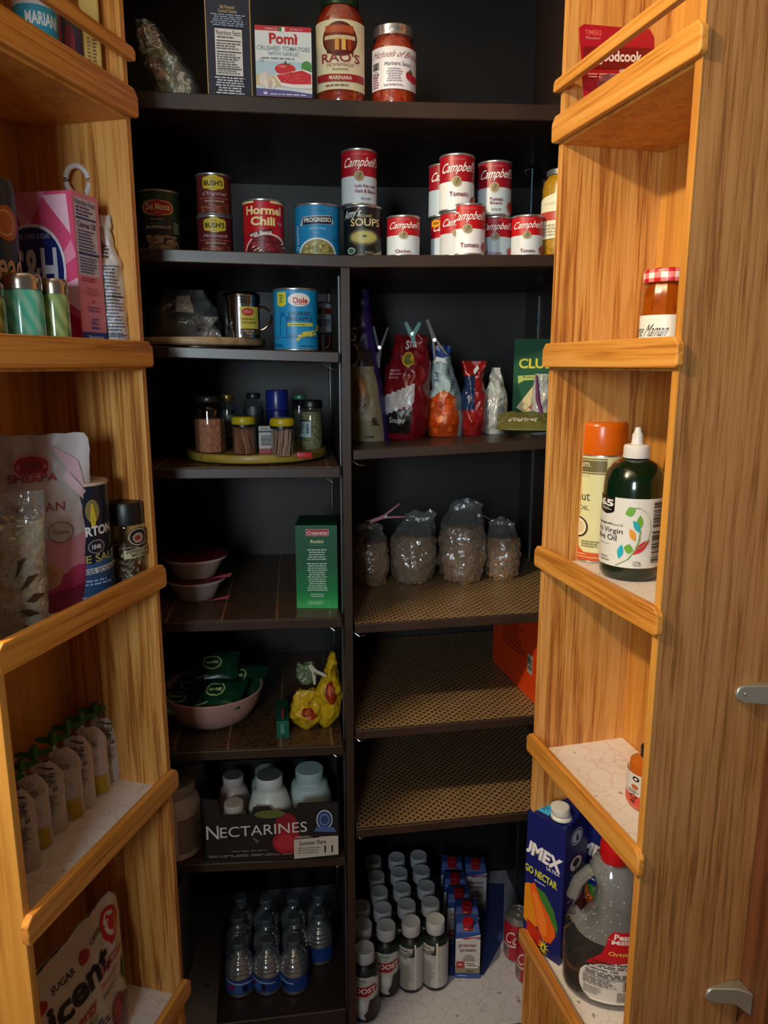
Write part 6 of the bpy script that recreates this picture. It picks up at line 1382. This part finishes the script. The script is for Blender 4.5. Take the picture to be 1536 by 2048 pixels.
# pink sugar box
s = slotd(48, 193, 376, 690, .078, z1); w, d, h = .118, .058, s.h
t = thing('sugar_box', 'pink sugar box with round blue emblem and facts panel on its side', 'box', (s.x-.010, s.y, z1+H), s.rz-radians(36))
g = G(); g.box(-w/2, w/2, -d/2, d/2, 0, h, bev=.0012); g.build('box_body', M('#e0708c', .4), t)
a = A_().r(-1, 1, 0, 1, '#e0507c')
for i, (pts, c) in enumerate([([(-1, 1), (-.2, .8), (.3, 1)], '#e88cac'), ([(.2, .98), (.9, .75), (.85, .98)], '#f0c0d4'), ([(.2, .5), (1, .62), (.9, .72)], '#f090b0'), ([(.3, .42), (1, .3), (1, .5)], '#f4b8cc'), ([(.4, .35), (1, .05), (1, .25)], '#c81850'), ([(-.1, .3), (.9, .1), (.6, .4)], '#e83c74'), ([(-.6, .97), (.1, .75), (-.3, .72)], '#f0a8c0')]): a.p(pts, c)
a.e(-1, .72, .28, .82, '#e8e4ea', k=2.2).e(-.96, .66, .30, .80, '#18246c', k=2.2).t('C&H', -.85, .5, .42, .68, '#d8dce8', b=.03).t('PURE CANE SUGAR', -.6, .35, .73, .76, '#b8c0dc').small(-.4, .25, .345, .365, 1, '#b8c0dc')
for k in range(5): q = 2*pi*k/5; a.e(.5+.12*cos(q)-.11, .5+.12*cos(q)+.11, .36+.04*sin(q)-.035, .36+.04*sin(q)+.035, '#d83060', 10)
a.e(.44, .56, .345, .375, '#f0c8d4', 10).p([(-1, .18), (.2, .24), (.6, .12), (-1, .05)], '#d8d0e0').p([(-1, 0), (1, 0), (1, .06), (-1, .10)], '#1c2c74')
a.build('front_print', t, m_front(w, d, h), None)
a = A_().r(-1, 1, 0, 1, '#dc8494').r(-1, 1, .0, .18, '#283c88').r(-.9, .75, .52, .97, '#c8bcc4').t('Nutrition Facts', -.85, .7, .93, .96, '#28306c', b=.02).small(-.8, .6, .865, .925, 3, '#28306c').r(-.85, .72, .848, .86, '#20286c').t('Calories 120', -.8, .65, .80, .835, '#20286c', b=.02).small(-.8, .65, .66, .79, 7, '#4a5080', 5).r(-.85, .72, .64, .655, '#20286c').small(-.8, .65, .53, .63, 6, '#5a5c84', 6).small(-.8, .7, .48, .51, 2, '#a83048', 7).small(-.6, .6, .40, .45, 4, '#b05060', 8, .4, True).e(-.1, .1, .355, .375, '#a84050').small(-.6, .6, .30, .34, 2, '#8a4a70', 9, .5, True).t('CC', -.3, .3, .225, .265, '#40489a', b=.03).r(-.3, .35, .20, .212, '#40489a').t('Storage', -.6, .6, .135, .16, '#d8dcec', b=.02).small(-.6, .6, .02, .12, 5, '#b8c0dc', 10, .5, True)
a.build('side_print', t, m_right(w, d, h), None)
# silver bag
s = slotd(188, 249, 425, 690, .040, z1)
t = thing('flour_bag', 'white bag printed with blue fine lines, twisted shut at the top, beside the sugar box', 'bag', s.loc, s.rz)
b = Bag(s.w, s.h, .055, [(0, .95), (.1, 1), (.6, .92), (.72, .7), (.78, .45), (.83, .55), (.9, .42), (1, .62)], [(0, .8), (.3, 1), (.65, .9), (.78, .4), (.84, .55), (.9, .3), (1, .1)], .010, 71, lean=[(0, 0), (.7, 0), (1, -.006)], sc=40)
b.mesh(t, 'paper_bag', M('#ccc8c4', .35), nu=36, nv=60)
bagart(Art().small(-.6, .8, .16, .66, 22, '#3c5080', 5, .35).r(-.7, .85, .44, .45, '#1c2848').r(-.7, .85, .18, .186, '#1c2848').bars(.1, .75, .04, .13, n=12).small(-.5, .3, .70, .8, 4, '#5a4034'), b, t, 'bag_print', .0012)
def loop(label, px, py, Y, r, ang, col, th):
    p = at_y(px, py, Y); t = thing('bag_clip', label, 'clip', (p.x, p.y, p.z+H), face_cam(p.x, p.y))
    g = G(); pts = []
    for i in range(21):
        q = -pi/2-.35-(2*pi-.7)*i/20; pts.append((r*cos(q)*.75, 0, r*sin(q)))
    pts = [(pts[0][0]*2.2, 0, pts[0][2]-r*.9)]+pts+[(pts[-1][0]*2.2, 0, pts[-1][2]-r*.9)]
    f = [(x*cos(ang)-z*sin(ang), y, x*sin(ang)+z*cos(ang)) for x, y, z in pts]; g.tube(f, th, 12); g.build('clip_loop', M(col, .35), t)
loop('large white plastic loop clip behind the pink sugar box', 155, 362, s.y+.01, .021, .05, '#d8d0cc', .0042)
loop('smaller beige loop clip above the white printed bag', 188, 398, s.y+.02, .012, -.5, '#c8a088', .0034)
# third shelf: salt and pepper
z2 = ZR[2]
s = slotd(-32, 182, 860, 1255, .088, z2)
t = thing('salt_pouch', 'tall white and magenta stand up salt pouch in the left rack', 'pouch', s.loc, s.rz)
b = Bag(s.w, s.h, .062, [(0, .72), (.2, .84), (.5, .92), (.9, 1), (.97, 1), (1, .94)], [(0, .9), (.15, 1), (.5, .8), (.8, .3), (.92, .08), (1, .05)], .005, 72, sc=24)
b.mesh(t, 'pouch', [M('#c8c4c6', .28), M('#b8386c', .3)], lambda u, v, sd: 1 if v < .20+.10*u*u else 0, 40, 60)
bagart(Art().p([(-1, .42), (-.3, .46), (.5, .40), (1, .46), (1, .2), (-1, .18)], '#cf90a8').p([(-1, .20), (-.2, .26), (.5, .22), (1, .34), (1, 0), (-1, 0)], '#b0386c').p([(-1, .10), (1, .14), (1, 0), (-1, 0)], '#8a1c4c').e(-.15, .42, .14, .30, '#c09478').e(-.05, .3, .16, .27, '#b88468').e(-.34, .34, .75, .90, '#c89898').e(-.30, .30, .77, .885, '#a81c3c').e(-.18, .18, .80, .86, '#8c1430').t('SHERPA', -.42, .42, .745, .79, '#a8304c', b=.02).t('HIMALAYAN', -.9, .52, .58, .63, '#a03848').ring(.18, .66, .40, .52, '#5a5058', .06).t('Coarse', .26, .58, .45, .475, '#5a5058').p([(.3, .95), (.8, .85), (.9, .7), (.6, .8)], '#d4b4c0').p([(.5, .75), (.9, .62), (.95, .66), (.6, .8)], '#d8bcc8'), b, t, 'pouch_print', .0008)
s = slotd(-85, 91, 972, 1290, .052, z2)
t = thing('plastic_food_bag', 'clear bag of pale grains with dark leaf print at the far left', 'bag', s.loc, s.rz)
b = Bag(s.w, s.h, .05, [(0, .86), (.3, .9), (1, 1)], [(0, .9), (.3, 1), (.7, .7), (.95, .1), (1, .05)], .007, 73, sc=30)
b.mesh(t, 'clear_film', FILM)
b2 = Bag(s.w*.96, s.h*.80, .044, b.wp, [(0, .9), (.4, 1), (.8, .7), (1, .2)], .004, 74); b2.mesh(t, 'contents', foodmat('pale_grains', ['#a8987c', '#b4a88c', '#988868', '#bcb098'], 200))
a = Art()
for (u, v, q) in ((.35, .36, .6), (.45, .28, .1), (.3, .22, -.3), (.25, .44, 1.0), (.35, .12, -.6)): a.p([(u, v), (u+.45*cos(q)*.5, v+.2*sin(q)*.5+.03), (u+.5*cos(q), v+.16*sin(q)), (u+.4*cos(q)*.5, v+.2*sin(q)*.4-.03)], '#3a2a1c')
bagart(a, b, t, 'bag_print', .0012)
s = slotd(112, 219, 957, 1208, .062, z2)
t = thing('salt_canister', 'dark blue salt canister with white lid between the pouch and the pepper jar', 'canister', s.loc, s.rz)
sub(t, 'canister_body', M('#141c30', .35), [(0, .003), (.97, 0), (1, .01), (1, .985), (.97, 1), (.9, 1), (.88, .995), (0, .995)], s, 44)
g = G(); g.lathe([(s.r*.9, s.h*.995), (s.r*1.03, s.h*.995), (s.r*1.03, s.h*1.02), (0, s.h*1.025)], 44); g.build('white_lid', M('#d0b8a8', .35), t)
C_().r(-1.2, 1.2, .0, .34, '#24446c').p([(-1.2, .34), (.3, .34), (1.2, .52), (1.2, .3), (-1.2, .2)], '#2c5484').e(.15, .62, .70, .90, '#8a7a48').p([(.3, .72), (.36, .86), (.42, .86), (.5, .72), (.44, .66), (.34, .66)], '#d8b830').t('MORTON', -.5, .92, .575, .66, '#e0dcd8', b=.04, rise=.02).e(.15, .70, .43, .55, '#1c1c2c').ring(.15, .70, .43, .55, '#a8a0a0', .1).t('1848', .28, .58, .47, .51, '#c8c0c0', b=.03).t('LITE SALT', -.5, .97, .34, .41, '#a89858', b=.02, rise=.03).p([(-.9, .235), (1, .275), (1, .325), (-.9, .285)], '#c8c4c0').t('50% LESS SODIUM', -.6, .98, .25, .29, '#2a3a5c', b=.02, rise=.02).small(-.3, .9, .15, .21, 2, '#8aa4c8').small(-.2, .8, .03, .07, 1, '#7a94b8').build('printed_label', t, m_cyl(s.r+.0006, s.h*.97, s.h*.012), (.15, None))
s = slotd(221, 291, 996, 1178, .034, z2)
t = thing('pepper_jar', 'glass jar of peppercorns with black cap at the right end of the left rack', 'jar', s.loc, s.rz)
sub(t, 'peppercorns', foodmat('mixed_peppercorns', ['#17120f', '#5a4a38', '#8c7c64', '#2c1e18', '#6c2c20', '#a89c84'], 210, .35, .8), [(0, .02), (.9, .02), (.93, .5), (0, .52)], s, 36)
sub(t, 'glass_body', GLASS, [(0, .006), (.9, 0), (1, .03), (1, .66), (.95, .73), (.80, .76)], s, 36)
sub(t, 'black_cap', M('#121212', .4), [(.78, .74), (.92, .745), (.93, .76), (.92, .97), (.86, 1), (0, 1)], s, 40)
C_().e(.0, .95, .50, .72, '#141414').ring(.03, .93, .51, .71, '#b8a898', .12).e(.25, .8, .54, .66, '#9a8c78').e(.35, .65, .57, .63, '#8a2c20').p([(-.25, .36), (1, .40), (1, .50), (-.25, .46)], '#b8b088').t('PEPPERCORN', -.1, .98, .42, .46, '#28241c', b=.02, rise=.02).t('MELANGE', .15, .9, .385, .42, '#28241c', b=.02, rise=.01).build('printed_label', t, m_cyl(s.r+.0006, s.h, 0), (.15, None))
# fourth shelf: seven spouted pouches
z3 = ZR[3]
PO = [(183, 1410, 241, 1566, 1424), (155, 1426, 215, 1592, 1443), (130, 1442, 186, 1620, 1462), (100, 1466, 163, 1642, 1480), (63, 1495, 129, 1672, 1513), (40, 1518, 99, 1702, 1540), (12, 1545, 73, 1748, 1568)]
ords = ['farthest', 'second farthest', 'third farthest', 'middle', 'third nearest', 'second nearest', 'nearest']
first = None
for i, (cx, cy, xr, yb, yt) in enumerate(PO):
    xl = cx+2; s = slot(xl, xr, yt, yb, z=z3, dep=.03)
    lb = '%s fruit pouch with green winged cap in the left rack row of seven' % ords[i]
    if i in (0, 2): pass
    key = i % 2
    if first is None: first = {}
    if key not in first:
        t = thing('fruit_pouch', lb, 'pouch', s.loc, s.rz, 'spouted fruit pouches in the left rack')
        b = Bag(.070, .128, .036, [(0, .92), (.3, .88), (.8, .86), (.93, .72), (1, .42)], [(0, .9), (.2, 1), (.6, .8), (.9, .3), (1, .1)], .005, 80+i, sc=34, lean=[(0, 0), (.8, 0), (1, -.010)])
        b.mesh(t, 'pouch_body', M('#c6bab2', .3), nu=24, nv=36)
        if key == 0:
            a = Art().small(-.35, .6, .80, .83, 1, '#2a2420', 2).t('Nutrition Facts', -.4, .65, .835, .87, '#2a2420', b=.02).small(-.4, .65, .70, .79, 4, '#4a4440', 3).r(-.4, .65, .69, .695, '#2a2420').t('50', .35, .65, .62, .67, '#2a2420', b=.02).small(-.4, .3, .63, .66, 1, '#4a4440').small(-.4, .65, .44, .60, 7, '#7a706a', 4).r(-.4, .65, .42, .43, '#1c1818').small(-.4, .6, .30, .40, 4, '#847a74', 5).p([(-.5, .97), (.75, .93), (.8, .82), (.74, .9)], '#2c1c28')
        else:
            a = Art().p([(.0, .30), (.85, .30), (.9, .02), (.2, .02), (.05, .15)], '#b89a10').e(-.3, .5, .50, .60, '#bcb2aa').small(-.2, .5, .72, .8, 3, '#8a7e76', 3)
        bagart(a, b, t, 'pouch_print', .0010)
        g = G(); g.lathe([(0, .122), (.0045, .122), (.0045, .140), (0, .140)], 16, c=(-.018, 0)); g.build('spout', M('#c8c8c0', .3), t)
        g = G(); g.lathe([(.0045, .136), (.0085, .137), (.0085, .152), (.007, .157), (.0045, .158), (0, .158)], 20, c=(-.018, 0))
        for sg in (-1, 1):
            vs = []
            for k, (x, z0, z1_) in enumerate([(0, .139, .150), (.012, .139, .149), (.026, .142, .151), (.034, .145, .149)]):
                vs += [(-.018+sg*x, -.0014, z0), (-.018+sg*x, -.0014, z1_), (-.018+sg*x, .0014, z1_), (-.018+sg*x, .0014, z0)]
            fs = [(k*4+j, k*4+(j+1) % 4, k*4+4+(j+1) % 4, k*4+4+j) for k in range(3) for j in range(4)]+[(12, 13, 14, 15)]
            g.add(vs, fs)
        g.build('winged_cap', M('#2f6e1c', .35), t)
        first[key] = t
    else:
        src = first[key]; t = src.copy(); COL.objects.link(t); t['label'] = lb
        for c in list(src.children):
            d_ = c.copy(); COL.objects.link(d_); d_.parent = t
    t.location = s.loc; t.rotation_euler = (0, 0, s.rz-.12)
    k = .85+.0*i; hh = at_y(cx, cy-8, s.y).z-z3; t.scale = (s.w/.064, 1, hh/.160)
# lowest shelf: big drink mix bag facing the opening
z4 = ZR[4]; w, h = .235, .262
P = rk(RL, .185, .075)
t = thing('drink_mix_bag', 'cream drink mix bag with red heart emblem in the lowest left rack', 'bag', (P.x, P.y, z4+H), atan2(.971, .24))
b = Bag(w, h, .06, [(0, .95), (.2, 1), (.8, 1), (.93, .94), (1, .8)], [(0, .9), (.2, 1), (.6, .7), (.9, .15), (1, .05)], .005, 90, sc=20)
b.mesh(t, 'bag_body', M('#d0c4b0', .4), nu=36, nv=44)
a = Art().e(.50, .92, .70, .93, '#c81420').p([(.52, .80), (.90, .84), (.80, .71), (.62, .69)], '#c81420').e(.57, .85, .74, .90, '#d8ccb8').e(.63, .80, .77, .87, '#c81420').p([(.7, .80), (.90, .86), (.86, .90), (.68, .84)], '#c81420').t('SUGAR', -.55, -.15, .80, .84, '#28202c', b=.01).e(-.05, .16, .78, .86, '#b02030').t('CARBS', .22, .52, .83, .87, '#28202c', b=.01).e(-.95, -.65, .76, .84, '#b02030')
a.t('nicent', -1.0, .50, .60, .76, '#16121c', b=.03).t('une', -.98, -.62, .45, .53, '#c02030', b=.02).t('Energy', -.50, .08, .46, .55, '#c02828', b=.01).t('Immunity', .2, .62, .52, .58, '#c02828').t('Vitamin B12', -.48, .05, .40, .445, '#2a2430').t('Vitamin C', .2, .58, .46, .505, '#2a2430').small(.25, .9, .60, .66, 2, '#b85058', 3).r(-.58, -.57, .40, .55, '#8a8078').small(-.4, .3, .30, .38, 3, '#4a4048', 4).t('Cherry', -.6, .15, .12, .26, '#b81c28', b=.01).e(.35, .75, .05, .36, '#8a1828').e(.45, .95, .0, .3, '#701420').e(.4, .6, .2, .33, '#b84838').p([(.7, .45), (.85, .56), (.95, .42), (.8, .36)], '#2c4a2c')
for k in range(7): q = 2*pi*k/7; a.p([(.42, .22), (.42+.16*cos(q), .24+.09*sin(q)), (.47, .25)], '#9a4030')
bagart(a, b, t, 'bag_print', .0010)
